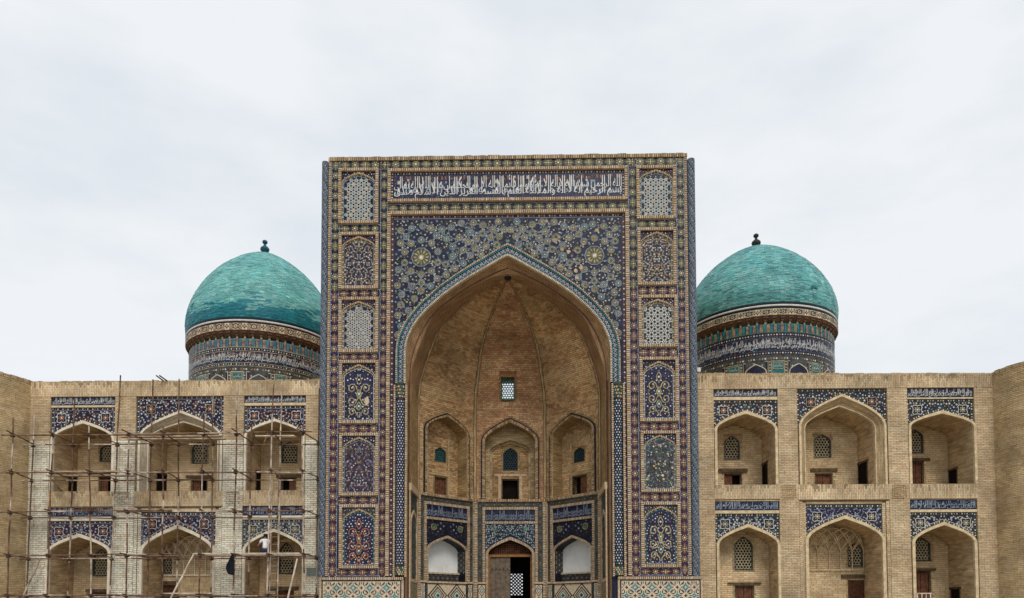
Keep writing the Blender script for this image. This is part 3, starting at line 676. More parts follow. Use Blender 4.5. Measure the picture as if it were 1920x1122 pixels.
# --- inscription over the arch
ix0, ix1, iz0, iz1 = F.rect(728, 316.5, 1176, 379)
fb = MB(); frame_bars(fb, F, ix0, ix1, iz0, iz1, .13, 0, .13, [BUFF, BUFF, BUFF2]); io = fb.build('inscription_panel', PT)
M = Mos(on(F, .01)); M.rect(ix0+.13, ix1-.13, iz0+.13, iz1-.13, NAVY, 0)
jx0, jx1, jz0, jz1 = F.rect(737.5, 327.5, 1167, 371.5)
for (a, b, c, e, v) in ((ix0+.13, ix1-.13, iz0+.13, jz0, 0), (ix0+.13, ix1-.13, jz1, iz1-.13, 0), (ix0+.13, jx0, jz0, jz1, 1), (jx1, ix1-.13, jz0, jz1, 1)):
    L_ = (e-c) if v else (b-a); n = int(L_/.13)
    for i in range(n):
        t = (i+.5)*L_/n; x, y = ((a+b)/2, c+t) if v else (a+t, (c+e)/2)
        M.disc(x, y, .038, (WHITE, YEL, WHITE, ORAN)[i % 4], 1, 6)
M.build('guard_mosaic', io)
M = Mos(on(F, .02)); script_band(M, jx0, jx1, jz0, jz1, TU, TL, LAPIS); letters(M, TQ, jx0+.05, jx1-.05, jz0+(jz1-jz0)*.12, jz0+(jz1-jz0)*.72, PBLUE, 2.5, 3.0); M.build('lettering', io)
# --- frame round the arch, then the great spandrel
fx0, fx1 = X(725.5), X(1180.5); fz1 = Z(397)
fb = MB(); frame_bars(fb, F, fx0, fx1, zb0, fz1, .15, 0, .15, [BUFF, BUFF, BUFF2], 'LRT'); fb.build('brick_frame', PT)
M = Mos(on(F, .012)); s0, s1, sz1 = fx0+.15, fx1-.15, fz1-.15; gw = .15
M.rect(s0, s1, sz1-gw, sz1, PURP, 0); M.rect(s0, s0+gw, zb0, sz1-gw, PURP, 0); M.rect(s1-gw, s1, zb0, sz1-gw, PURP, 0)
n = int((s1-s0)/.12)
for i in range(n): M.disc(s0+(i+.5)*.12, sz1-gw/2, .04, (WHITE, ORAN, PBLUE, BRNP)[i % 4], 1, 6)
n = int((sz1-gw-zb0)/.12)
for xx in (s0+gw/2, s1-gw/2):
    for i in range(n): M.disc(xx, zb0+(i+.5)*.12, .042, (WHITE, BRNP, YEL, BRNP)[i % 4], 1, 6)
M.rect(s0+gw-.02, s1-gw+.02, sz1-gw-.02, sz1-gw, PBLUE, 2)
M.build('guard_strip', PT)
sp0, sp1, spz = s0+gw, s1-gw, sz1-gw-.02
M = Mos(on(F, .012)); P = AO.pts()[1:-1]
def spb(x): return AO.z(x) if abs(x-CX) < AO.half else Z(745)
cols = [sp0]+[p[0] for p in P if sp0 < p[0] < sp1]+[sp1]
M.strip([F.p(x, max(spb(x), Z(660)), .012) for x in cols], [F.p(x, spz, .012) for x in cols], NAVY)
okS = lambda x, z, m=.2: sp0+m < x < sp1-m and z < spz-m and (z > AO.z(x)+m*1.35 if abs(x-CX) < AO.half-.05 else z > Z(640)) and z > Z(650)
c1 = F.at(790, 483); r1 = .80; h = .40
half = []
def add(x, z, r=.40):
    if x < CX-.13 and all((x-a)**2+(z-b)**2 > (r*.9)**2 for a, b in half): half.append((x, z)); return True
half.append(c1)
for i in range(10): add(c1[0]+r1*cos(pi*.2*i+.3142), c1[1]+r1*sin(pi*.2*i+.3142), .42)
for i in range(10): add(c1[0]+1.42*cos(pi*.2*i), c1[1]+1.42*sin(pi*.2*i), .42)
for rr, n in ((1.95, 20), (2.5, 20), (3.0, 30), (3.5, 30), (4.0, 40), (4.5, 40), (5.0, 50), (5.5, 50)):
    for i in range(n):
        t = 2*pi*i/n+.157; add(c1[0]+rr*cos(t), c1[1]+rr*sin(t), .47)
for t in range(60): add(CX-.30, Z(405)-t*.2, .45)
half = [p for p in half if okS(*p, .19)]
rq_ = random.Random(12); k = 0
while k < 6000:
    k += 1; x, z = rq_.uniform(sp0, CX-.2), rq_.uniform(Z(660), spz)
    if okS(x, z, .17) and all((x-a)**2+(z-b)**2 > (.37 if (a, b) != c1 else .72)**2 for a, b in half): half.append((x, z))
pts = half+[(2*CX-x, z) for x, z in half]
nb = neighbours(pts, .60)
hankin(M, pts, nb, .015, PBLUE, 5, .70)
rn = random.Random(9); sp_l = []; _SM = {}
def star_motif(q):
    if q not in _SM:
        m = Mos(lambda u, v, h: (u, -h, v)); R0 = .138; m.disc(0, 0, R0, OLIVEL if q < 5 else GREEN, 2, 10, .3)
        for a in range(8): t = a*pi/4; m.disc(R0*.68*cos(t), R0*.68*sin(t), .027, (YEL, YEL, YEL, PBLUE, YEL, PBLUE)[q], 3, 5)
        m.disc(0, 0, R0*.42, NAVY if q % 2 else LAPIS, 3, 8); m.disc(0, 0, R0*.26, (WHITE, YEL, WHITE, PBLUE, TEAL, WHITE)[q], 4, 6); m.ring(0, 0, R0*1.14, .016, PBLUE, 4, 10, .3)
        o = m.build('rosette', None); _SM[q] = o.data; bpy.data.objects.remove(o)
    return _SM[q]
for i, (x, z) in enumerate(pts):
    big = (abs(abs(x-CX)-abs(c1[0]-CX)) < .05 and abs(z-c1[1]) < .05)
    R0 = .42 if big else .165
    if big:
        rosette(M, x, z, .40, YEL, OLIVE, WHITE, 0, 12); M.ring(x, z, .44, .03, PBLUE, 4, 10)
    else:
        sp_l.append((star_motif(rn.randrange(6)), 'rosette', x, z))
    for j in nb[i]:
        if j > i: M.disc((x+pts[j][0])/2, (z+pts[j][1])/2, .042, rn.choice((OLIVE, YEL, OLIVE, GREEN, WHITE)), 3, 6)
for x, z in poisson((sp0, CX, Z(655), spz), .155, lambda x, z: okS(x, z, .07) and all((x-a)**2+(z-b)**2 > (.235 if (a, b) != c1 else .52)**2 for a, b in half), random.Random(77), 2500):
    k = rn.randrange(4)
    for xx in (x, 2*CX-x): M.star(xx, z, .06, .03, 5, (OLIVEL, OLIVEL, PBLUE, YEL)[k], 3, rn.random()); M.disc(xx, z, .025, (WHITE, YEL, TURQ, WHITE)[k], 4, 5)
for t in range(1500):       # small stars scattered in the ground between
    x, z = rn.uniform(sp0, CX), rn.uniform(Z(650), spz)
    if okS(x, z, .06):
        for xx in (x, 2*CX-x): M.disc(xx, z, .03, rn.choice((WHITE, OLIVE, OLIVE, YEL, BRNP, GREEN, GREEN)), 1, 5)
for i in range(24):        # lost tiles on the right hand side: bare plaster shows
    a, b = F.at(rn.gauss(1062, 22), rn.gauss(470, 26)); 
    if okS(a, b, .12):
        n = 7; rr = rn.uniform(.04, .12); M.g([(a+rr*rn.uniform(.5, 1.2)*cos(2*pi*k/n), b+rr*rn.uniform(.5, 1.2)*sin(2*pi*k/n)) for k in range(n)], rn.choice((BUFF, TAN)), 5+.07*i)
so_ = M.build('spandrel_mosaic', PT); put_motifs(sp_l, F, .012, so_)
# --- tiled band of the great arch
def mixA(t, zb): return Arch(CX, AO.half+(AI.half-AO.half)*t, z0_, AO.za+(AI.za-AO.za)*t, zb)
ZC = Z(720); fr = [0, .14, .25, .76, .83, 1.0]; lv = [.17, .14, .10, .14, .16]
bb_ = MB(); AA = [mixA(t, ZC).pts() for t in fr]
for k, m in enumerate((BUFF, TURQ, NAVY, TURQ, BUFF2)):
    bb_.strip([F.p(x, z, lv[k]) for x, z in AA[k]], [F.p(x, z, lv[k]) for x, z in AA[k+1]], m)
    if k: bb_.strip([F.p(x, z, lv[k-1]) for x, z in AA[k]], [F.p(x, z, lv[k]) for x, z in AA[k]], m)
bb_.strip([F.p(x, z, 0) for x, z in AA[0]], [F.p(x, z, lv[0]) for x, z in AA[0]], BUFF); bb_.strip([F.p(x, z, lv[4]) for x, z in AA[5]], [F.p(x, z, 0) for x, z in AA[5]], BUFF2)
brick_edge(bb_, [F.p(x, z, .173) for x, z in AA[0]], [F.p(x, z, .173) for x, z in AA[1]], [BUFF, BUFF2], .09)
brick_edge(bb_, [F.p(x, z, .163) for x, z in AA[4]], [F.p(x, z, .163) for x, z in AA[5]], [BUFF2, BUFF2, RIMW], .075)
bo = bb_.build('arch_band', PT)
A2, A3 = resample([F.p(x, z, .105) for x, z in AA[2]], 150), resample([F.p(x, z, .105) for x, z in AA[3]], 150)
M = Mos(lambda u, v, h: tuple(A2[min(int(u), 149)].lerp(A2[min(int(u), 149)+1], u-int(u) if u < 150 else 1).lerp(A3[min(int(u), 149)].lerp(A3[min(int(u), 149)+1], u-int(u) if u < 150 else 1), v)-Vector((0, h, 0))))
for i in range(75):
    a = i*2; M.pl([(a, .12), (a+1, .88), (a+1.99, .12)], .09, PBLUE, 1); M.pl([(a, .88), (a+1, .12), (a+1.99, .88)], .09, WHITE, 2)
    M.g([(a+.6, .5), (a+1, .36), (a+1.4, .5), (a+1, .64)], PBLUE, 2)
M.build('interlace', bo)
# --- twisted columns at the jambs
def dotted_column(px, name, ya, yb, r, cap=True, bed=LAPIS, c=(WHITE, PBLUE), step=.24, n=6, Y=-.02, caps=('capital', 'column_base')):
    x = (X(px[0], ya)+X(px[1], yb))/2; za, zb = Z(yb, 753 if px[0] < 900 else 1160), Z(ya, 753 if px[0] < 900 else 1160)
    mb = MB(); mb.lathe((x, Y, 0), [(r, za), (r, zb)], bed, 20); o = mb.build(name, PT, True)
    M = Mos(lambda u, v, h: (x+(r+h)*sin(u), Y-(r+h)*cos(u), v)); j = 0; z = za+step*.3
    while z < zb-step*.3:
        for i in range(n):
            u = -2.0+4.0*(i+(.5 if j % 2 else 0))/n
            M.g([(u-.19, z), (u, z-step*.17), (u+.19, z), (u, z+step*.17)], c[(i+j//2) % len(c)] if j % 2 == 0 else c[0], 1)
            if j % 3 == 0: M.g([(u+.16, z-step*.2), (u+.26, z), (u+.16, z+step*.2)], random.choice((TURQ, OLIVE, TEAL)), 1)
        z += step*.5; j += 1
    M.build('column_tiles', o)
    if cap:
        for q0, q1, nm in ((ya-30, ya, caps[0]), (yb, yb+20, caps[1])):
            mb = MB(); za, zb = Z(q1, px[0]), Z(q0, px[0]); k = (zb-za)
            mb.lathe((x, Y, 0), [(r*1.0, za), (r*1.08, za+k*.1), (r*1.12, za+k*.5), (r*1.18, za+k*.86), (r*1.3, za+k*.9), (r*1.3, zb)], OLIVEK, 16)
            e = mb.build(nm, PT, True)
            M = Mos(lambda u, v, h: (x+(r*1.19+h)*sin(u), Y-(r*1.19+h)*cos(u), v))
            for i in range(7):
                for j in range(4): M.g([(-1.5+i*.5+(j % 2)*.25+.2*cos(w), za+k*(.14+.2*j)+.05*sin(w)) for w in (0, 1.05, 2.1, 3.14, 4.2, 5.24)], (YEL, BUFF, TEAL, BUFF)[(i+j) % 4], 1)
            M.build('cap_tiles', e)
dotted_column((750.5, 751), 'jamb_column', 750, 1060, .185); dotted_column((1158, 1159.5), 'jamb_column', 750, 1060, .185, bed=NAVY, c=(WHITE, WHITE, TURQ))
dotted_column((606.5, 606.5), 'corner_column', 303, 1082, .155, False, NAVY, (PBLUE, PBLUE, WHITE, TEAL), .115, 11, .03)
dotted_column((1294, 1307), 'corner_column', 301, 1082, .17, False, NAVY, (PBLUE, PBLUE, WHITE, TEAL), .115, 11, .03)
# brick strips on both sides of the jamb columns
eb = MB()
for a, b in ((738.5, 741.5), (760, 763.5), (1147.5, 1150.5), (1168.5, 1172)):
    eb.box(F, X(a, 900), X(b, 900), Z(1082), Z(722), 0, .155, BUFF)
    brick_edge(eb, [F.p(X(a, 900), Z(1082), .16), F.p(X(a, 900), Z(722), .16)], [F.p(X(b, 900), Z(1082), .16), F.p(X(b, 900), Z(722), .16)], [BUFF, BUFF2], .085)
eb.build('jamb_bricks', PT)
# --- dado of stepped tile work
def step_rule(i, j, P=16):
    a, b = abs((i % P)-8), abs((j % P)-8); d1, d2 = a+b, (8-a)+(8-b)
    if d1 == 0 or d2 == 0: return BUFF2
    if d1 in (2, 3) or (d1 == 4 and min(a, b) == 0): return TURQ
    if d1 in (6, 7) and min(a, b) > 1 and (a+1) // 2 != (b+3) // 2: return BLACK
    if d1 == 7 and min(a, b) == 0: return BLACK
    if d2 <= 2 or (d2 in (3, 4) and min(8-a, 8-b) == 0): return TURQ if d2 else BRNP
    if (8-a)+b <= 1 or a+(8-b) <= 1: return BLACK
    if d2 in (5, 6) and min(8-a, 8-b) == 2: return BLACK
    if d1 == 9 and min(a, b) == 3: return BRNP
    return None
def dado(F2, x0, x1, za, zb, d, parent, nm='dado_mosaic', cell=.0465):
    M = Mos(on(F2, d)); M.rect(x0, x1, za, zb, BUFF2, 0); M.rect(x0, x1, zb-.055, zb, BLACK, 1); M.rect(x0, x0+.055, za, zb-.055, BLACK, 1); M.rect(x1-.055, x1, za, zb-.055, BLACK, 1)
    nx = int((x1-x0-.16)/cell); o = x0+(x1-x0-nx*cell)/2; nz = int((zb-za-.1)/cell)
    for i in range(nx):
        for j in range(nz):
            m = step_rule(i-nx//2, j+3)
            if m: M.rect(o+i*cell+.001, o+(i+1)*cell-.001, zb-.09-(j+1)*cell+.001, zb-.09-j*cell-.001, m, 1)
    return M.build(nm, parent)
for a, b in ((601, 757.5), (1158, 1316)):
    x0, x1 = X(a, 1100), X(b, 1100); zt = Z(1086.5)
    db = MB(); db.box(F, x0, x1, .16, zt+.02, 0, .16, BUFF); brick_edge(db, [F.p(x0, zt+.1, .20), F.p(x1, zt+.1, .20)], [F.p(x0, zt-.02, .20), F.p(x1, zt-.02, .20)], [BUFF, BUFF2], .085)
    db.box(F, x0, x1, zt-.02, zt+.1, 0, .197, BUFF); o = db.build('dado', PT)
    dado(F, x0+.09, x1-.09, .3, zt-.03, .165, o)
# ================================================================== great niche: half octagon with a ribbed half dome
s8 = 3.70; A8 = s8*(1+sqrt(2))/2; YC = .834; OX = (Fr((0, YC+A8, 0), (1, 0, 0), (0, -1, 0)).at(888, 938)[0]+Fr((0, YC+A8, 0), (1, 0, 0), (0, -1, 0)).at(1025, 938)[0])/2
def face(ang, rho=1.0):
    dx, dy = sin(ang), cos(ang); return Fr((OX+dx*A8*rho, YC+dy*A8*rho, 0), (dy, -dx, 0), (-dx, -dy, 0))
FB, FL, FR_ = face(0), face(-pi/4), face(pi/4); h8 = s8/2
ZBAL = FB.at(956, 938)[1]; ZSP = FB.at(956, 768)[1]
rp = [(1.0, 768), (.985, 745), (.935, 717), (.875, 689), (.80, 657), (.70, 633), (.58, 611), (.46, 588), (.33, 566), (.19, 545), (.05, 525), (0.0, 520)]
VP = [(r, Fr((0, YC+A8*r, 0), (1, 0, 0), (0, -1, 0)).at(953, y)[1]) for r, y in rp]
arcv = [ZSP]
for i in range(1, len(VP)): arcv.append(arcv[-1]+math.hypot((VP[i][0]-VP[i-1][0])*A8, VP[i][1]-VP[i-1][1]))
def gore_pt(ang, t, r, z, off=0):                # t -1..1 across the gore
    dx, dy = sin(ang), cos(ang); x = t*h8*r; q = A8*r-off
    return (OX+dx*q+dy*x, YC+dy*q-dx*x, z)
def gore(mb, ang, m, ta=-1, tb_=1, win=None):
    for i in range(len(VP)-1):
        (r0, za), (r1_, zb) = VP[i], VP[i+1]; cuts = [ta, tb_]
        mb.poly([gore_pt(ang, ta, r0, za), gore_pt(ang, tb_, r0, za), gore_pt(ang, tb_, r1_, zb), gore_pt(ang, ta, r1_, zb)], m,
                [(ta*h8*r0, arcv[i]), (tb_*h8*r0, arcv[i]), (tb_*h8*r1_, arcv[i+1]), (ta*h8*r1_, arcv[i+1])])
VO = thing('vaulted_niche', 'deep half-octagonal brick niche with ribbed half dome inside the great arch', 'niche', (OX, YC, .16))
# window in the back gore, open to the sky behind it
wq = FB.rect(939.7, 711.5, 965, 751, 0); wz0, wz1 = wq[2], wq[3]
mb = MB()
def rho_at(z):
    for i in range(len(VP)-1):
        if VP[i][1] <= z <= VP[i+1][1]: f = (z-VP[i][1])/(VP[i+1][1]-VP[i][1]); return VP[i][0]+(VP[i+1][0]-VP[i][0])*f
    return 1.0
zs = sorted({v[1] for v in VP} | {wz0, wz1}); av = lambda z: ZSP+sum(0 for _ in ()) + (lambda k: arcv[k]+(arcv[k+1]-arcv[k])*(z-VP[k][1])/(VP[k+1][1]-VP[k][1]))(max(i for i in range(len(VP)-1) if VP[i][1] <= z+1e-6))
for i in range(len(zs)-1):
    za, zb = zs[i], zs[i+1]; r0, r1_ = rho_at(za), (rho_at(zb) if zb < VP[-1][1]-1e-6 else 0); m_ = (za+zb)/2
    spans = [(-h8*r0, h8*r0, -h8*r1_, h8*r1_)] if not (wz0 < m_ < wz1) else [(-h8*r0, wq[0], -h8*r1_, wq[0]), (wq[1], h8*r0, wq[1], h8*r1_)]
    for a, b, c, e in spans:
        q = lambda x, r, z: (OX+x, YC+A8*r, z)
        mb.poly([q(a, r0, za), q(b, r0, za), q(e, r1_, zb), q(c, r1_, zb)], VAULTR, [(a, av(za)), (b, av(za)), (e, av(zb)), (c, av(zb))])
vb0 = mb.build('back_gore', VO)
mb = MB(); mr = (rho_at(wz0)+rho_at(wz1))/2
ry0 = YC+A8*rho_at(wz0); Fw = Fr((OX, ry0-.05, 0), (1, 0, 0), (0, -1, 0))
for (a, c, b, e) in ((wq[0], wz0, wq[0], wz1), (wq[1], wz1, wq[1], wz0), (wq[0], wz1, wq[1], wz1), (wq[1], wz0, wq[0], wz0)):
    mb.poly([Fw.p(a, c, 0), Fw.p(b, e, 0), Fw.p(b, e, -.85), Fw.p(a, c, -.85)], TEAL)
mb.build('window_reveal', VO)
lm = MB(); A_, B_ = lattice(lm, Fw, wq[0], wq[1], wz0, wz1, -.12, .135, TEAL, TEAL, False, .06, .26); wo = lm.build('window', VO)
fb = MB(); fb.box(Fw, wq[0]-.02, wq[0]+.06, wz0, wz1, -.2, .03, GREEN); fb.box(Fw, wq[1]-.06, wq[1]+.02, wz0, wz1, -.2, .03, GREEN)
fb.box(Fw, wq[0]+.06, wq[1]-.06, wz1-.05, wz1+.03, -.2, .031, GREEN); fb.box(Fw, wq[0]+.06, wq[1]-.06, wz0-.03, wz0+.04, -.2, .031, GREEN); fb.build('window_frame', wo)
fb = MB(); fb.box(Fw, wq[0]-.04, wq[1]+.04, wz1+.03, wz1+.18, -.3, .04, VAULTR); brick_edge(fb, [Fw.p(wq[0]-.04, wz1+.18, .045), Fw.p(wq[1]+.04, wz1+.18, .045)], [Fw.p(wq[0]-.04, wz1+.03, .045), Fw.p(wq[1]+.04, wz1+.03, .045)], [VAULTR], .07, gap=.35); fb.build('window_lintel', wo)
for ang, nm in ((-pi/4, 'diagonal_gore'), (pi/4, 'diagonal_gore')):
    mb = MB(); gore(mb, ang, VAULT); mb.build(nm, VO)
# side gores run forward as a barrel and meet the front arch in a splayed soffit
Y2 = .45
mb = MB()
for sg in (-1, 1):
    P = [(r, z) for r, z in VP]; P = [(1.0, .16)]+P; acc = [.16]+arcv
    A = [(OX+sg*A8*r, Y2, z) for r, z in P]; B = [(OX+sg*A8*r, YC+h8*r, z) for r, z in P]
    for i in range(1, len(P)-1):
        mb.poly([A[i], B[i], B[i+1], A[i+1]], VAULTS, [(A[i][1], acc[i]), (B[i][1], acc[i]), (B[i+1][1], acc[i+1]), (A[i+1][1], acc[i+1])])
mb.build('side_gore', VO)
mid = [(OX-A8*r, Y2, z) for r, z in [(1.0, .16)]+VP]; mid = mid+[(2*OX-x, y, z) for x, y, z in mid[::-1][1:]]
fr_ = [F.p(x, z, .0) for x, z in AI.pts()]
# match the two curves by height so that the soffit does not twist
def by_half(Pf, Pm, n=44):
    hf = resample(Pf[:len(Pf)//2+1], n); hm = resample(Pm[:len(Pm)//2+1], n); return hf, hm
hf, hm = by_half(fr_, mid)
cf = hf+[Vector((2*CX-p.x, p.y, p.z)) for p in hf[::-1][1:]]; cm = hm+[Vector((2*OX-p.x, p.y, p.z)) for p in hm[::-1][1:]]
mb = MB(); acc = [0]
for i in range(1, len(cf)): acc.append(acc[-1]+(cf[i]-cf[i-1]).length)
cq = [a.lerp(b, .55)+Vector((0, .12, 0)) for a, b in zip(cf, cm)]; cq2 = [p+Vector((-.06 if p.x > CX else .06, .0, -.05)) for p in cq]
mb.strip(cf, cq, VAULTS, ([(0, a) for a in acc], [(.5, a) for a in acc])); mb.strip(cq, cq2, MORT); mb.strip(cq2, cm, VAULTS, ([(.5, a) for a in acc], [(1, a) for a in acc]))
mb.build('arch_soffit', VO)
# courses of real bricks over the gores
for ang, V in ((-pi/4, VV), (0, VR), (pi/4, VV)):
    mb = MB()
    def gfn(u, v, h, ang=ang):
        k = max(i for i in range(len(arcv)-1) if arcv[i] <= v+1e-6 or i == 0); f = (v-arcv[k])/(arcv[k+1]-arcv[k]); r = VP[k][0]+(VP[k+1][0]-VP[k][0])*f; z = VP[k][1]+(VP[k+1][1]-VP[k][1])*f
        dx, dy = sin(ang), cos(ang); tx, tz = (VP[k+1][0]-VP[k][0])*A8, VP[k+1][1]-VP[k][1]; l = math.hypot(tx, tz); q = A8*r-h*tz/l
        return (OX+dx*q+dy*u, YC+dy*q-dx*u, z+h*tx/l)
    def rv(v):
        k = max(i for i in range(len(arcv)-1) if arcv[i] <= v+1e-6 or i == 0); f = (v-arcv[k])/(arcv[k+1]-arcv[k]); return VP[k][0]+(VP[k+1][0]-VP[k][0])*f, VP[k][1]+(VP[k+1][1]-VP[k][1])*f
    def okg(u, v, back=(ang == 0)):
        r, z = rv(v)
        if abs(u) > h8*r-.02: return False
        return not (back and wq[0]-.05 < u < wq[1]+.05 and wz0-.05 < z < wz1+.2)
    brickwork(mb, gfn, -h8, h8, arcv[0], arcv[-1]-.05, V, MV, .20, .092, ok=okg, seed=ang*7, patch=.8); mb.build('gore_brickwork', VO)
# ribs: two dark cords and a brick band on each side of every corner
rb = MB()
for ang in (-pi/4, 0, pi/4):
    for sg in (-1, 1):
        for (a, b, off, m) in ((.0, .085, .045, TANSOLD), (.085, .11, .05, DBROWN)):
            L1, L2 = [], []
            for r, z in [(1.0, ZBAL+.12)]+VP[:-1]:
                k = max(h8*r, 1e-3); f = min(1, max(.25, r*1.2))
                L1.append(gore_pt(ang, sg*(1-a*f/k) if k > a*f else 0, r, z, off)); L2.append(gore_pt(ang, sg*(1-b*f/k) if k > b*f else 0, r, z, off))
            rb.strip(L1, L2, m)
rb.build('vault_ribs', VO)
# cross boss at the crown
bm_ = MB(); zc = VP[-1][1]; bm_.tube((OX, YC, zc-.12), (OX, YC, zc+.02), .12, BLACK, 8, .2); bm_.build('crown_boss', VO)
# --- upper storey of the niche: three arched recesses
def upper(Ff, ox0, ox1, apo, spr, ix0, ix1, api, depth, win, dr, wcol, op, ypx):
    a, b = Ff.at(ox0, ypx)[0], Ff.at(ox1, ypx)[0]; c, e = Ff.at(ix0, ypx)[0], Ff.at(ix1, ypx)[0]; mid_ = (a+b)/2; zap = Ff.at((ox0+ox1)/2, apo)[1]; zi = Ff.at((ox0+ox1)/2, api)[1]; zsp = Ff.at((ox0+ox1)/2, spr)[1]; zf = ZBAL+.0
    mid_ = 0 if abs(mid_) < .25 else mid_
    Ao = Arch(mid_, (b-a)/2, zsp, zap, zf); Ai = Arch(mid_, (e-c)/2, zsp, zi, zf)
    mb = MB(); hole_face(mb, Ff, -h8, h8, zf, ZSP, Ai, 0, VAULTR if Ff is FB else VAULT); reveal(mb, Ff, Ai, 0, -depth, VAULT)
    w = Ff.rect(*win, d=-depth); dd = Ff.rect(*dr, d=-depth); dd = (dd[0], dd[1], zf+.02, dd[3])
    grid_wall(mb, Ff, -h8+.1, h8-.1, zf, zap, -depth, [w, dd], VAULT); o = mb.build('upper_recess', VO)
    rb = MB(); Am = Arch(mid_, Ao.half-.07, zsp, zap-.08, zf)
    brickwork(rb2 := MB(), on(Ff, 0), -h8+.02, h8-.02, zf, ZSP, VR if Ff is FB else VV, MV, .20, .092, ok=lambda x, z: not Ao.inside(x, z, -.02), seed=Ff.O.x, patch=.8); rb2.build('wall_brickwork', VO)
    brickwork(rb3 := MB(), on(Ff, -depth), mid_-Ai.half, mid_+Ai.half, zf, zi, VV, MV, .20, .092, ok=lambda x, z: Ai.inside(x, z, .0) and not any(h[0]-.03 < x < h[1]+.03 and h[2]-.03 < z < h[3]+.03 for h in (w, dd)), seed=3+Ff.O.x, patch=.6); rb3.build('recess_brickwork', o)
    rim(rb, Ff, Ao, Am, 0, .045, BLACK); rim(rb, Ff, Am, Ai, 0, .062, BUFF)
    brick_edge(rb, [Ff.p(x, z, .063) for x, z in Am.pts()], [Ff.p(x, z, .063) for x, z in Ai.pts()], [BUFF, VAULT], .085, N=Ff.N); rb.build('arch_rim', VO)
    if Ff is FB:      # inner pointed frame and pilaster strips on the back of the middle recess
        ib = MB(); Aj = Arch(mid_, Ai.half-.22, zsp-.35, zi-.75, zf); Ak = Arch(mid_, Ai.half-.34, zsp-.37, zi-.90, zf); rim(ib, Ff, Aj, Ak, -depth, -depth+.12, INNER)
        hole_face(ib, Ff, mid_-Ai.half, mid_+Ai.half, zf, zi, Aj, -depth+.30, INNER); reveal(ib, Ff, Aj, -depth+.30, -depth, INNER, False); ib.build('inner_arch', o)
        sb_ = MB(); sb_.box(Ff, -.86, .86, dd[3]+.12, dd[3]+.26, -depth, -depth+.05, BUFF); sb_.box(Ff, dd[0]-.16, dd[0], zf, dd[3]+.12, -depth, -depth+.06, BUFF); sb_.box(Ff, dd[1], dd[1]+.16, zf, dd[3]+.12, -depth, -depth+.06, BUFF); sb_.build('door_surround', o)
    else:
        ib = MB()
        for xx in (Ai.cx-Ai.half*.52, Ai.cx+Ai.half*.52): ib.box(Ff, xx-.05, xx+.05, zf, zsp+.2, -depth, -depth+.05, INNER)
        ib.box(Ff, Ai.cx-Ai.half*.52+.05, Ai.cx+Ai.half*.52-.05, dd[3]+.06, dd[3]+.16, -depth, -depth+.05, INNER); ib.build('pilaster_strips', o)
    window(VO, Ff, *w, -depth, w, VAULT, .13, wcol, LATD)
    door(VO, Ff, dd[0], dd[1], dd[2], dd[3], -depth, op)
upper(FB, 902.7, 1011.8, 784, 828, 909, 1003, 793, 1.0, (943, 839.5, 971, 883), (940, 898, 973.5, 938), LATD, 2, 860)
upper(FL, 793, 879, 774.5, 812, 798, 874, 781, .75, (815.6, 839, 836.5, 867), (815, 895, 838, 930), LATG, 0, 850)
upper(FR_, 1033, 1120, 774, 812, 1039, 1115, 781, .75, (1075.6, 839, 1096, 867), (1071, 891.5, 1100, 930), LATD, -1, 850)
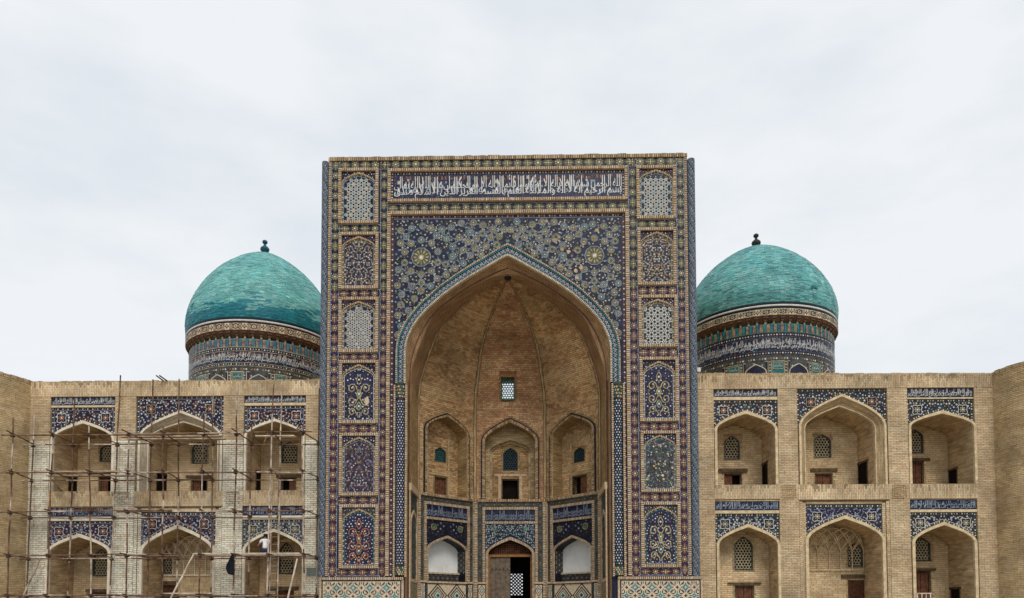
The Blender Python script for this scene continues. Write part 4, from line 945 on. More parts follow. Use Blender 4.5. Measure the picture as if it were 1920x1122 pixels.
# --- string course and lower storey
def wallmos(Ff, x0, x1, za, zb, d, pal, bed, vert, parent, P=.44, nm='border_band'):
    M = Mos(on(Ff, d)); band(M, x0, x1, za, zb, vert, pal, bed, TEAL, .016, P); M.build(nm, parent)
PF = (OLIVE, DBROWN, PBLUE)
def lower(Ff, tag):
    zc = ZBAL; zd = FB.at(956, 1094)[1]; t = .155
    sc = MB(); sc.box(Ff, -h8+.02, h8-.02, zc-.10, zc+.03, -.05, .09, BUFF); brick_edge(sc, [Ff.p(-h8+.02, zc+.03, .094), Ff.p(h8-.02, zc+.03, .094)], [Ff.p(-h8+.02, zc-.1, .094), Ff.p(h8-.02, zc-.1, .094)], [BUFF, BUFF, VAULT], .085, N=Ff.N); sc.build('string_course', VO)
    cb = MB()
    for sg in (-1, 1):
        a, b = sorted((sg*h8*.995, sg*(h8-.15))); cb.box(Ff, a, b, .16, zc-.10, -.05, .07, BUFF)
        brick_edge(cb, [Ff.p(a, .2, .074), Ff.p(a, zc-.1, .074)], [Ff.p(b, .2, .074), Ff.p(b, zc-.1, .074)], [BUFF, BUFF2], .085, N=Ff.N)
    cb.build('corner_bricks', VO)
    bw = .27 if Ff is FB else .24; x_in = h8-.15-bw; ztop = zc-.10-.28
    wallmos(Ff, -h8+.15, -x_in, zd, zc-.10, .01, PF, SLATE, True, VO); wallmos(Ff, x_in, h8-.15, zd, zc-.10, .01, PF, SLATE, True, VO); wallmos(Ff, -x_in, x_in, ztop, zc-.10, .01, PF, SLATE, False, VO)
    if Ff is FB: i0, i1, sa, aa, ai_, hw, hi_ = 955.5, 977.5, 1039, 1007, 1013, 46/1390*38.4, 41/1390*38.4
    zi1 = FB.at(956, 955.5)[1]; zi0 = FB.at(956, 977.5)[1]; fr2 = MB(); frame_bars(fr2, Ff, -x_in, x_in, zd, ztop, .13, 0, .06, [BUFF, BUFF2], 'LRT')
    fr2.box(Ff, -x_in+.13, x_in-.13, zi0-.14, zi0-.02, 0, .06, BUFF); brick_edge(fr2, [Ff.p(-x_in+.13, zi0-.02, .063), Ff.p(x_in-.13, zi0-.02, .063)], [Ff.p(-x_in+.13, zi0-.14, .063), Ff.p(x_in-.13, zi0-.14, .063)], [BUFF, BUFF2], .085, N=Ff.N)
    fo = fr2.build('brick_frame', VO)
    M = Mos(on(Ff, .015)); script_band(M, -x_in+.13, x_in-.13, zi0-.02, ztop-.13, TB+' '+TB, TB+' '+TB, NAVY, PBLUE, None, 5, False); M.build('lettering', fo)
    zt = zi0-.14; xi = x_in-.13
    if Ff is FB: A0 = Arch(0, .0+46/1390*38.4, FB.at(956, 1039)[1], FB.at(956, 1007)[1], .16); A1 = Arch(0, 41/1390*38.4, FB.at(956, 1039)[1], FB.at(956, 1013)[1], .16)
    else: A0 = Arch(0, xi-.01, FB.at(956, 1037)[1], FB.at(956, 1010)[1]+.02, zd); A1 = Arch(0, xi-.11, FB.at(956, 1037)[1], FB.at(956, 1010)[1]-.1, zd)
    mb = MB(); hole_face(mb, Ff, -h8, h8, .16, zc, A1, 0, SLATE)
    mb.build('lower_wall', VO)
    M = Mos(on(Ff, .012)); P = A0.pts()[1:-1]; cs = [-xi]+[p[0] for p in P if -xi < p[0] < xi]+[xi]
    zz = lambda x: A0.z(x) if abs(x) < A0.half else A0.zs
    M.strip([Ff.p(x, zz(x), .012) for x in cs], [Ff.p(x, zt, .012) for x in cs], NAVY if Ff is FB else BLACK)
    ok = lambda x, z: abs(x) < xi-.05 and z < zt-.05 and z > zz(x)+.08
    if Ff is FB:
        floral(M, (-xi, xi, A0.zs-.3, zt), 0, ok, .085, [WHITE, PBLUE, PBLUE, GREEN, WHITE], [PBLUE, TEAL, GREEN], 31, .5, .016, tries=2200)
        M.rect(-xi, xi, zt-.03, zt, TEAL, 3)
        for s_ in (-1, 1): M.disc(s_*xi*.6, zt-.3, .14, GREEN, 2, 9); 
    else:
        floral(M, (-xi, xi, A0.zs, zt), 0, ok, .17, [PURP, NAVY, SLATE, DBROWN, PBLUE], [NAVY, PURP], 32, .4, .014)
        for s_ in (-1, 1): M.disc(s_*xi*.64, zt-.36, .15, OLIVE, 4, 12); M.ring(s_*xi*.64, zt-.36, .16, .022, YEL, 5, 12); M.star(s_*xi*.64, zt-.36, .12, .06, 6, GREEN, 5)
    M.build('spandrel_mosaic', VO)
    rb = MB(); rim(rb, Ff, A0, A1, 0, .07, BUFF); brick_edge(rb, [Ff.p(x, z, .073) for x, z in A0.pts()], [Ff.p(x, z, .073) for x, z in A1.pts()], [BUFF, BUFF2], .085, N=Ff.N); rb.build('arch_rim', VO)
    # dado panels
    Dm = MB(); 
    for (a, b) in ((-h8+.15, -A1.half-.12), (A1.half+.12, h8-.15)):
        M = Mos(on(Ff, .03)); M.rect(a, b, .3, zd-.04, BUFF2, 0); w = b-a
        for xx in (a, b-.05): M.rect(xx, xx+.05, .3, zd-.04, BLACK, 1)
        M.rect(a, b, zd-.09, zd-.04, BLACK, 1); z = zd-.09; H = w*1.35
        while z > .5:
            for q, (rr, m) in enumerate(((1.0, BLACK), (.62, BUFF), (.5, TURQ), (.28, BUFF2))):
                M.g([((a+b)/2-w*.46*rr, z-H/2), ((a+b)/2, z-H/2-H/2*rr), ((a+b)/2+w*.46*rr, z-H/2), ((a+b)/2, z-H/2+H/2*rr)], m, 1+q)
                if q == 0: M.g([((a+b)/2-w*.46*.82, z-H/2), ((a+b)/2, z-H/2-H/2*.82), ((a+b)/2+w*.46*.82, z-H/2), ((a+b)/2, z-H/2+H/2*.82)], BUFF2, 1.5)
            z -= H
        M.build('dado_mosaic', VO)
    sb_ = MB(); 
    for (a, b) in ((-h8+.15, -A1.half-.1), (A1.half+.1, h8-.15)): sb_.box(Ff, a, b, zd-.03, zd+.06, 0, .075, BUFF)
    sb_.build('dado_course', VO)
    return A1, zd, xi
AD, zd8, _ = lower(FB, 0)
for Ff in (FL, FR_):
    A1, zd, xi = lower(Ff, 1)
    mb = MB(); dp = .62; zs_ = zd+.52
    Aw = Arch(0, A1.half-.0, A1.zs, A1.za, zs_)
    reveal(mb, Ff, Arch(0, A1.half, A1.zs, A1.za, zd), 0, -dp, BLACK)
    mb.build('recess_reveal', VO)
    mb = MB(); Ap = Arch(0, A1.half-.002, A1.zs, A1.za-.002, zs_); P = Ap.pts(); C = [Ff.p(x, z, -dp+.02) for x, z in P]; base = [Ff.p(x, zs_, -dp+.02) for x, z in P]
    mb.strip(base, C, WHITEP); 
    for x in (-.35, .42): mb.box(Ff, x-.02, x+.02, zs_, A1.zs+.25, -dp+.02, -dp+.035, WHITEP)
    mb.build('white_infill', VO)
    M = Mos(on(Ff, -dp+.1)); M.rect(-A1.half, A1.half, zd, zs_-.08, BLACK, 0)
    band(M, -A1.half, A1.half, zd+.04, zs_-.1, False, (DBROWN, SLATE, PBLUE), BLACK, TEAL, .02, .3); M.build('sill_mosaic', VO)
    sb_ = MB(); sb_.box(Ff, -A1.half, A1.half, zs_-.08, zs_, -dp, -dp+.16, BUFF); sb_.build('sill', VO)
    for sg in (-1, 1):                            # tile work on the jambs of the recess
        Fj = Fr(Ff.p(sg*A1.half, 0, 0), (-Ff.N.x*1, -Ff.N.y*1, 0), (-sg*Ff.U.x, -sg*Ff.U.y, 0)); M = Mos(on(Fj, .01))
        band(M, .02, dp-.02, zs_, A1.zs, True, (DBROWN, SLATE, PBLUE), BLACK, DBROWN, .03, .3); M.build('jamb_mosaic', VO)
    M = Mos(on(Ff, .03)); M.rect(-A1.half, A1.half, .3, zd-.05, BUFF2, 0); n = 2; w = 2*A1.half/n
    for i in range(n):
        cx = -A1.half+(i+.5)*w
        for k in range(2):
            cz = zd-.05-w*(.5+k)
            for q, (rr, m) in enumerate(((1.0, BLACK), (.86, BUFF2), (.72, BLACK), (.60, BUFF), (.46, TURQ), (.34, BUFF2), (.2, TURQ), (.1, BLACK))): M.g([(cx-w/2*rr, cz), (cx, cz-w/2*rr), (cx+w/2*rr, cz), (cx, cz+w/2*rr)], m, 1+q)
    M.rect(-A1.half, A1.half, zd-.09, zd-.05, BLACK, 9); M.build('dado_mosaic', VO)
    cb = MB(); cb.box(Ff, -A1.half-.1, A1.half+.1, zd-.05, zd+.04, -.3, .08, BUFF); cb.build('dado_course', VO)
# narrow side walls with a blind arch each
for sg in (-1, 1):
    Fs = Fr((OX+sg*A8, (.2+YC+h8)/2, 0), (0, -sg, 0), (-sg, 0, 0)); L2 = (YC+h8-.2)/2; mb = MB(); mb.poly([Fs.p(a, b, 0) for a, b in ((-L2, .16), (L2, .16), (L2, ZBAL), (-L2, ZBAL))], SLATE); mb.poly([Fs.p(a, b, 0) for a, b in ((-L2, ZBAL), (L2, ZBAL), (L2, ZSP), (-L2, ZSP))], VAULT)
    mb.build('side_wall', VO)
    sc = MB(); sc.box(Fs, -L2, L2, ZBAL-.28, ZBAL+.04, -.02, .1, BUFF)
    for a in (-L2, L2-.18): sc.box(Fs, a, a+.18, .16, ZBAL-.28, 0, .05, BUFF)
    sc.box(Fs, -L2+.18, L2-.18, .16, zd8-.1, 0, .04, SPECK); sc.box(Fs, -L2+.18, L2-.18, zd8-.1, zd8+.05, 0, .06, BUFF)
    for xx in (-L2+.25, L2-.35): sc.box(Fs, xx, xx+.1, ZBAL+.04, ZSP, 0, .03, VAULTS)
    sc.build('side_bricks', VO)
    A0 = Arch(0, L2-.3, FB.at(956, 1000)[1], FB.at(956, 975)[1], zd8+.05); A1 = Arch(0, L2-.42, A0.zs, A0.za-.14, zd8+.05)
    rb = MB(); rim(rb, Fs, A0, A1, 0, .05, BUFF); rb.build('blind_arch', VO)
    M = Mos(on(Fs, .01)); floral(M, (-L2+.2, L2-.2, zd8+.1, ZBAL-.35), 0, lambda x, z: A1.inside(x, z, .04) or z > (A0.z(x) if abs(x) < A0.half else A0.zs)+.06 or abs(x) > A0.half+.03, .19, [OLIVE, DBROWN, TEAL, PBLUE], [OLIVE, TEAL], 41, .45, .02, tries=700); M.build('side_mosaic', VO)
# upper jambs closing the gap between the front arch and the side walls are part of the soffit
# --- entrance door
DT = thing('entrance_door', 'tall wooden entrance door, left leaf closed and right half dark and open', 'door', FB.p(0, .16, -.3))
dz = FB.at(956, 1042)[1]; dw = AD.half
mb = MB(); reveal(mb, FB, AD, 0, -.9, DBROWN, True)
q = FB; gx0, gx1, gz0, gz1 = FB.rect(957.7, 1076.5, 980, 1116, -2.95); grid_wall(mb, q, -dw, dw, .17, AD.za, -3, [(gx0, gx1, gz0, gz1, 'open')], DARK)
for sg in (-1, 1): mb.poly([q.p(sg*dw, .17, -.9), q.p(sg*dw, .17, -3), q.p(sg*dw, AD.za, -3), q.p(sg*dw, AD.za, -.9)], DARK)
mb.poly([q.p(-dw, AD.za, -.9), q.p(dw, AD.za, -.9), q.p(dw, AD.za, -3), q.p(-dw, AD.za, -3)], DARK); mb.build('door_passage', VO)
mb = MB(); mb.box(FB, -dw, dw, dz-.05, dz+.07, -.42, -.22, ORWOOD)
for sg in (-1, 1): a, b = sorted((sg*dw, sg*(dw-.085))); mb.box(FB, a, b, .17, dz-.05, -.42, -.22, ORWOOD)
mb.build('door_frame', DT)
mb = MB(); nb_ = 4; xl0, xl1 = -dw+.085, 0.0
for i in range(nb_): mb.box(FB, xl0+(xl1-xl0)*i/nb_+.004, xl0+(xl1-xl0)*(i+1)/nb_-.004, .2, dz-.05, -.40, -.32-.008*(i % 2), DOORG)
mb.box(FB, xl0, xl1, dz-.72, dz-.62, -.32, -.29, DOORG); lo = mb.build('door_leaf', DT)
st = MB()
for i in range(5): st.tube(FB.p(xl0+.1+i*.2, dz-.67, -.30), FB.p(xl0+.1+i*.2, dz-.67, -.26), .03, BLACK, 6)
st.build('door_studs', lo)
mb = MB(); n = 8
for i in range(-14, 15):
    for sg in (1, -1):
        c = (gx0+gx1)/2+i*.19; hh = (gz1-gz0)/2; zc_ = (gz0+gz1)/2; a = (c-hh*sg, zc_-hh); b = (c+hh*sg, zc_+hh)
        ts = [((lo_-a[0])/(b[0]-a[0])) for lo_ in (gx0, gx1)]; t0, t1 = max(0, min(ts)), min(1, max(ts))
        if t1 > t0: mb.tube(FB.p(a[0]+(b[0]-a[0])*t0, a[1]+(b[1]-a[1])*t0, -2.95), FB.p(a[0]+(b[0]-a[0])*t1, a[1]+(b[1]-a[1])*t1, -2.95), .045, BLACK, 4)
go_ = mb.build('pierced_screen', None)
go_['label'] = 'pierced diagonal lattice screen standing inside the dark doorway'; go_['category'] = 'screen'
# tympanum lattice over the beam
mb = MB(); nx = 24; wd = 2*dw/nx
for i in range(1, nx):
    x = -dw+i*wd; zt = AD.z(x)-.05
    if zt > dz+.1: mb.box(FB, x-.014, x+.014, dz+.07, zt, -.36, -.30, DOORW)
z = dz+.12
while z < AD.za-.1:
    xs_ = [x for x in [(-dw+dw*k/40) for k in range(41)] if AD.z(x) > z+.05]
    if xs_: mb.box(FB, xs_[0], -xs_[0], z-.012, z+.012, -.355, -.31, DOORW)
    z += wd
mb.build('tympanum_lattice', DT)
# ================================================================== arcaded wings
WY = 1.0
FW = Fr((0, WY, 0), (1, 0, 0), (0, -1, 0))
def wing(name, label, bays, xl, xr, ytop, piermats, edges, rimm, side):
    x0, x1 = FW.at(xl, 850)[0], FW.at(xr, 850)[0]; zt = FW.at((xl+xr)/2, ytop)[1]
    T = thing(name, label, 'building', ((x0+x1)/2, WY, .16))
    zs = lambda y, px=(xl+xr)/2: FW.at(px, y)[1]
    sgn = -1 if side == 'L' else 1
    # body behind the facade
    mb = MB(); mb.poly([(x0, WY, zt-.25), (x1, WY, zt-.25), (x1, WY+6, zt-.25), (x0, WY+6, zt-.25)], ROOFM); mb.poly([(x0, WY+6, .1), (x1, WY+6, .1), (x1, WY+6, zt-.25), (x0, WY+6, zt-.25)], TAN)
    for x in (x0, x1): mb.poly([(x, WY+.5, .1), (x, WY+6, .1), (x, WY+6, zt-.25), (x, WY+.5, zt-.25)], TAN)
    mb.build('roof_and_back', T)
    xb = []
    for b in bays:
        u, l = b['u'], b['l']; a = (FW.at(u['x'][0], 850)[0]+FW.at(l['x'][0], 1000)[0])/2; c = (FW.at(u['x'][1], 850)[0]+FW.at(l['x'][1], 1000)[0])/2; xb.append((a, c))
    # piers
    px = [x0]+[v for ab in xb for v in ab]+[x1]; ztp = zs(bays[0]['u']['insc'][0] if bays[0]['u'].get('insc') else bays[0]['u']['top'])
    zsplit = zs(826)
    zp0, zp1 = zs(bays[0]['par'][1], bays[0]['u']['x'][0]), zs(bays[0]['par'][0], bays[0]['u']['x'][0])
    for i in range(0, len(px), 2):
        a, c = px[i], px[i+1]; mb = MB()
        if piermats: mb.box(FW, a, c, .16, zsplit, -.5, .012, PALE); mb.box(FW, a, c, zsplit, ztp, -.5, .012, TAN)
        else: mb.box(FW, a, c, .16, ztp, -.5, .012, TAN)
        o = mb.build('pier', T); bk = MB()
        if piermats: brickwork(bk, on(FW, .012), a, c, .3, zsplit, VP_, MP, .27, .10, seed=i, patch=.25); brickwork(bk, on(FW, .012), a, c, zsplit, ztp, VT, MT, .25, .078, seed=i)
        else: brickwork(bk, on(FW, .012), a, c, .3, ztp, VT, MT, .25, .078, seed=i)
        bk.build('brickwork', o)
        if 0 < i < len(px)-2:                     # square meander of bricks set in the pier at parapet level
            m = MB(); w = min(c-a, .75)*.42; cx = (a+c)/2; cz = (zp0+zp1)/2; mm = PALE if piermats else TAN
            for k in range(4):
                r = w*(1-.26*k); 
                for (xa, xb_, za, zb_) in ((-r, r, r-.045, r), (-r, -r+.045, -r, r-.045), (r-.045, r, -r*.8, r-.045), (-r+.045, r-.09, -r, -r+.045)): m.box(FW, cx+xa, cx+xb_, cz+za, cz+zb_, .01, .055, mm)
            m.build('meander_bricks', o)
    # top band and cornice
    mb = MB(); e0, e1 = FW.at(xl, edges[0])[1], FW.at(xr, edges[1])[1]; n = 26
    up = []
    for i in range(n):
        a, c = x0+(x1-x0)*i/n, x0+(x1-x0)*(i+1)/n; z = e0+(e1-e0)*(i+.5)/n+random.uniform(-.012, .012); mb.box(FW, a, c, ztp, z, -.5, .03, TANSOLD)
        if random.random() < .8: mb.box(FW, a+.02, c-random.uniform(.02, .4), z, z+random.uniform(.01, .035), -.4, random.uniform(.0, .03), random.choice((TAN, TOWB)))
    o = mb.build('parapet_band', T); bk = MB(); brickwork(bk, lambda u, v, h: FW.p(u, v, .03+h), x0, x1, ztp+.01, min(e0, e1)-.03, VT, MT, .22, .08, sold=True, seed=2, patch=.7, top=True, j=.012); bk.build('brickwork', o)
    for bi, (b, (xa, xc)) in enumerate(zip(bays, xb)):
        u, l = b['u'], b['l']; zu0 = zs(b['par'][0], u['x'][0]); zl1 = zs(b['par'][1], u['x'][0])
        mb = MB(); mb.box(FW, xa-.02, xc+.02, zl1, zu0, -.6, .03, TANSOLD); o = mb.build('balcony_parapet', T); bk = MB(); brickwork(bk, lambda u, v, h: FW.p(u, v, .03+h), xa-.02, xc+.02, zl1+.01, zu0-.005, VT, MT, .25, .08, sold=True, seed=bi, patch=.7, top=True, j=.012); bk.build('brickwork', o)
        for lev, q, zb, ztop_ in (('u', u, zu0, ztp), ('l', l, .16, zl1)):
            yy = 780 if lev == 'u' else 1000
            dep = q.get('depth', 1.9); rec = .10
            O0, O1 = FW.at(q['out'][0], q['spr'], 0)[0], FW.at(q['out'][1], q['spr'], 0)[0]; I0, I1 = FW.at(q['inn'][0], q['spr'])[0], FW.at(q['inn'][1], q['spr'])[0]
            cx = (O0+O1)/2; zsp, za = FW.at(q['apex'][0], q['spr'])[1], FW.at(*q['apex'])[1]; zi = FW.at(q['apex'][0], q['iapex'])[1]
            ho = min((O1-O0)/2, (xc-xa)/2+.03); Ao = Arch(cx, ho, zsp, za, zb)
            cham = q.get('cham'); 
            Ai = Arch(cx, (I1-I0)/2, zsp, zi, zb); din = -.45 if cham else -rec+.0
            # spandrel panel
            spz = FW.at(q['apex'][0], q['top'])[1]; mb = MB(); P = Ao.pts()[1:-1]; wall = PALE if (piermats and lev == 'l') else TAN
            sx0, sx1 = xa, xc
            if q.get('inset'): sx0, sx1 = FW.at(q['inset'][0], yy)[0], FW.at(q['inset'][1], yy)[0]; 
            if q.get('inset'):
                for k_, (ww, dd) in enumerate(((.16, .0), (.16, -.05))):
                    mb.box(FW, xa+.16*k_, xa+.16*(k_+1), .16, ztop_-.08*k_, -.3, dd, wall); mb.box(FW, xc-.16*(k_+1), xc-.16*k_, .16, ztop_-.08*k_, -.3, dd, wall)
                mb.box(FW, xa+.32, xc-.32, spz+.02, ztop_, -.3, -.02, TAN if not piermats else RIM); mb.box(FW, xa+.05, xc-.05, ztop_-.05, ztop_, -.1, .04, LINT)
            hole_face(mb, FW, sx0, sx1, zb, spz, Ao, -rec, wall); o = mb.build('bay_wall', T); bk = MB()
            brickwork(bk, on(FW, -rec), sx0, sx1, zb+.1, zsp-.2, VP_ if wall is PALE else VT, MP if wall is PALE else MT, .26, .1, ok=lambda x, z: not Ao.inside(x, z, -.01), seed=bi)
            if q.get('inset'):
                for k_ in range(2):
                    for (a_, c_) in ((xa+.16*k_, xa+.16*(k_+1)), (xc-.16*(k_+1), xc-.16*k_)): brickwork(bk, on(FW, -.05*k_), a_+.004, c_-.004, .2, ztop_-.08*k_-.06, VP_ if wall is PALE else VT, MP if wall is PALE else MT, .15, .1, seed=bi)
            if len(bk.f): bk.build('brickwork', o)

            M = Mos(on(FW, -rec+.012)); cs = [sx0]+[p[0] for p in P if sx0 < p[0] < sx1]+[sx1]; bed = q.get('bed', NAVY)
            zz = lambda x: Ao.z(x) if abs(x-cx) < Ao.half else Ao.zs
            zlow = zsp-.25
            cs2 = sorted(set(cs)); low = [FW.p(x, max(zz(x), zlow) if sx0 < x < sx1 else zlow, -rec+.012) for x in cs2]
            M.strip(low, [FW.p(x, spz, -rec+.012) for x in cs2], bed)
            ok = lambda x, z: sx0+.16 < x < sx1-.16 and z < spz-.17 and z > zz(x)+.14 and z > zsp-.1
            pal = q.get('pal', [WHITE, WHITE, PBLUE, ORAN]); vine = q.get('vine', [PURP, PBLUE])
            mcx = (sx0+sx1)/2; med = []
            for sg in (-1, 1):                     # medallions in the corners
                hx, hz = mcx+sg*(sx1-sx0)*.34, spz-.17-(sx1-sx0)*.105; r = .22
                if ok(hx, hz-.1):
                    med.append((hx, hz)); R0 = [(hx+a*r, hz+c*r) for a, c in ((-1, -.7), (-.7, -1), (0, -.85), (.7, -1), (1, -.7), (.85, 0), (1, .7), (.7, 1), (0, .85), (-.7, 1), (-1, .7), (-.85, 0))]
                    M.g(R0, bed, 5); M.pl(R0, .026, WHITE if not cham else YEL, 7, True); M.star(hx, hz, .17, .09, 8, pal[-1], 6); M.disc(hx, hz, .075, BRNP if side == 'L' else OLIVE, 7, 8); M.disc(hx, hz, .045, WHITE, 8, 6)
            okm = lambda x, z: ok(x, z) and all(abs(x-a)+abs(z-c) > .30 for a, c in med)
            floral(M, (sx0, sx1, zsp-.1, spz), mcx, okm, .112, pal+[pal[0]], vine, 50+bi+(9 if lev == 'u' else 0)+(20 if side == 'L' else 0), .50, .016, tries=900)
            for pth in ([(sx0+.05, spz-.065), (sx1-.05, spz-.065)], [(sx0+.065, zlow+.1), (sx0+.065, spz-.1)], [(sx1-.065, zlow+.1), (sx1-.065, spz-.1)], [(x, z+.07) for x, z in Arch(cx, Ao.half, Ao.zs, Ao.za, zb).pts(0) if z > zlow and sx0 < x < sx1]):
                if len(pth) < 2: continue
                L_ = sum(math.hypot(pth[i+1][0]-pth[i][0], pth[i+1][1]-pth[i][1]) for i in range(len(pth)-1)); R = resample([(x, z, 0) for x, z in pth], max(2, int(L_/.115)))
                for i, v in enumerate(R):
                    if v.y > zz(v.x)+.03: M.disc(v.x, v.y, .036, (WHITE, pal[-1], WHITE, OLIVE if side == 'R' else BRNP)[i % 4], 3, 6)
                for dd in ((0, -.06),):
                    pass
            M.pl([(sx0+.13, zsp+.1), (sx0+.13, spz-.13), (sx1-.13, spz-.13), (sx1-.13, zsp+.1)], .018, OLIVE if side == 'R' else PBLUE, 3)
            M.pl([(x, z+.135) for x, z in Ao.pts(0) if sx0+.1 < x < sx1-.1 and z > zsp], .018, WHITE if lev == 'l' else OLIVE, 3)
            M.rect(sx0, sx0+.02, zlow, spz, TEAL, 2); M.rect(sx1-.02, sx1, zlow, spz, TEAL, 2); M.rect(sx0, sx1, spz-.02, spz, TEAL, 2)
            M.build('tile_spandrel', T)
            if q.get('insc'):
                y0, y1 = q['insc']; a0, a1, b0, b1 = sx0, sx1, FW.at(cx_px(q), y1)[1], FW.at(cx_px(q), y0)[1]
                b1 = min(b1, ztop_-.005)
                mb = MB(); mb.box(FW, a0, a1, b0-.005, b1, -.3, -.04, NAVY); mb.box(FW, a0-.01, a1+.01, spz, b0-.01, -.3, .0, rimm if lev == 'l' else RIM)
                if b1 < ztop_-.02: mb.box(FW, a0, a1, b1, ztop_, -.3, -.005, TAN)
                o = mb.build('inscription_band', T)
                M = Mos(on(FW, -.035)); script_band(M, a0+.02, a1-.02, b0+.01, b1-.015, (TS if bi % 2 else TQ) if lev == 'u' else TQ[:34], TB+' '+TL[:18] if lev == 'u' else TS[-26:], LAPIS if side == 'L' else NAVY, WHITE if lev == 'u' else PBLUE, ORAN if lev == 'l' and side == 'L' else None, 70+bi); M.build('lettering', o)
            # arch rim
            mb = MB()
            if cham:
                Am = Arch(cx, ho-.10, zsp, za-.12, zb); rim(mb, FW, Ao, Am, -rec, .02, rimm); P1, Q1 = Am.pts(), Ai.pts(); n_ = len(P1)
                acc = [0]
                for i in range(1, n_): acc.append(acc[-1]+math.hypot(P1[i][0]-P1[i-1][0], P1[i][1]-P1[i-1][1]))
                mb.strip([FW.p(x, z, -.02) for x, z in P1], [FW.p(x, z, -.30) for x, z in Q1], TANSOLD if side == 'R' else PALESOLD, ([(0, a) for a in acc], [(.45, a) for a in acc]))
                Aj = Arch(cx, Ai.half-.05, zsp, zi-.06, zb); rim(mb, FW, Ai, Aj, -.45, -.28, rimm); Ai = Aj; din = -.45
            else: rim(mb, FW, Ao, Ai, -rec, .035, rimm); din = -rec
            mb.build('arch_rim', T)
            # niche shell
            mb = MB(); nm = PLAST
            reveal(mb, FW, Ai, din, -dep, PLAST if not piermats else PLAST)
            holes = []; wl = q.get('win'); dl = q.get('door'); 
            for w_ in [wl] if wl else []: holes.append(FW.rect(*w_, d=-dep))
            if dl:
                r = FW.rect(*dl, d=-dep); holes.append((r[0], r[1], max(zb+.02, .2) if lev == 'u' else .2, r[3]))
            bw = (PALE if (piermats and lev == 'l') else INNER) if not q.get('bw') else q['bw']
            grid_wall(mb, FW, min(Ai.cx-Ai.half-.05, *[h[0] for h in holes]), max(Ai.cx+Ai.half+.05, *[h[1] for h in holes]), zb, max(zi+.05, 0), -dep, holes, bw); o = mb.build('niche', T); bk = MB(); Vn = VP_ if bw is PALE else VN
            brickwork(bk, on(FW, -dep), Ai.cx-Ai.half+.01, Ai.cx+Ai.half-.01, zb, zi, Vn, MP if bw is PALE else MT, .26, .095, ok=lambda x, z: Ai.inside(x, z, .0) and not any(h[0]-.005 < x < h[1]+.005 and h[2]-.005 < z < h[3]+.005 for h in holes), seed=bi+4)
            bk.build('back_brickwork', o)
            if wl: window(T, FW, *holes[0], -dep, holes[0], bw, q.get('cell', .145), q.get('lm', LATT), q.get('le', SLATE))
            if dl:
                lt = q.get('lint'); lr = FW.rect(*lt, d=-dep) if lt else None
                door(T, FW, *holes[-1], -dep, q.get('open', 1), lr, q.get('wood', DOORW), q.get('latdoor', False))
            sd_ = q.get('side')
            if sd_:                                # doorway frame on the niche side wall; a near-black sheet paints the opening's shade
                Fs = Fr((Ai.cx+sgn*Ai.half, 0, 0), (0, -sgn, 0), (-sgn, 0, 0)); p0, p1 = Fs.at(sd_[0], sd_[1])[0], Fs.at(sd_[2], sd_[1])[0]; p0, p1 = sorted((p0, p1)); p0 = max(p0, -10); 
                lo_, hi_ = -(WY+dep)+.06, -(WY-din)-.06
                if sgn < 0: lo_, hi_ = WY-din+.06, WY+dep-.06
                p0, p1 = max(p0, lo_), min(p1, hi_); zz1 = Fs.at((sd_[0]+sd_[2])/2, sd_[1])[1]
                if p1-p0 > .2:
                    db = MB(); a, c = p0, p1
                    db.box(Fs, a-.05, a, zb+.02, zz1, 0, .03, LINT); db.box(Fs, c, c+.05, zb+.02, zz1, 0, .03, LINT); db.box(Fs, a-.12, c+.12, zz1, zz1+.10, 0, .05, LINT)
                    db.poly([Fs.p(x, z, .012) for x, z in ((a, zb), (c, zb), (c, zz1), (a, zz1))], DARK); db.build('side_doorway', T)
            if q.get('net'):                       # ribbed vault net in plaster
                mb = MB(); zb_ = FW.at(q['apex'][0], q['net'][0], -dep)[1]; zt_ = FW.at(q['apex'][0], q['net'][1], -dep)[1]; hw = Ai.half-.03; d0 = -dep+.03; nr = 6; st = 2*hw/nr
                def arc(xa, xb_, za_, zc_, bulge):
                    return [(xa+(xb_-xa)*t, za_+(zc_-za_)*(1-(1-t)**2)) for t in [i/10 for i in range(11)]]
                for i in range(nr+1):
                    x = Ai.cx-hw+i*st; rise0 = zb_+(zt_-zb_)*.46
                    a, c = x-.02, x+.02
                    mb.box(FW, max(a, Ai.cx-hw), min(c, Ai.cx+hw), zb_, rise0, d0, d0+.045, rimm)
                    for k in (-1, 1):
                        for ext in (1.0, 2.0):
                            P = [(x+k*st*ext*t, rise0+(zt_-rise0)*(.55+.22*ext)*(1-(1-t)**1.8)) for t in [j/10 for j in range(11)]]
                            P = [(xx, z_) for xx, z_ in P if abs(xx-Ai.cx) < hw and z_ < Ai.z(xx)-.08]
                            for j in range(len(P)-1):
                                f = lambda xx, z_: FW.p(xx, z_, d0+.03+max(0, (z_-rise0))*.55)
                                mb.tube(f(*P[j]), f(*P[j+1]), .022, rimm, 4)
                mb.box(FW, Ai.cx-hw, Ai.cx+hw, zb_-.06, zb_, d0-.01, d0+.06, rimm); mb.build('vault_net', T)
    return T, x0, x1, zt
def cx_px(q): return (q['x'][0]+q['x'][1])/2
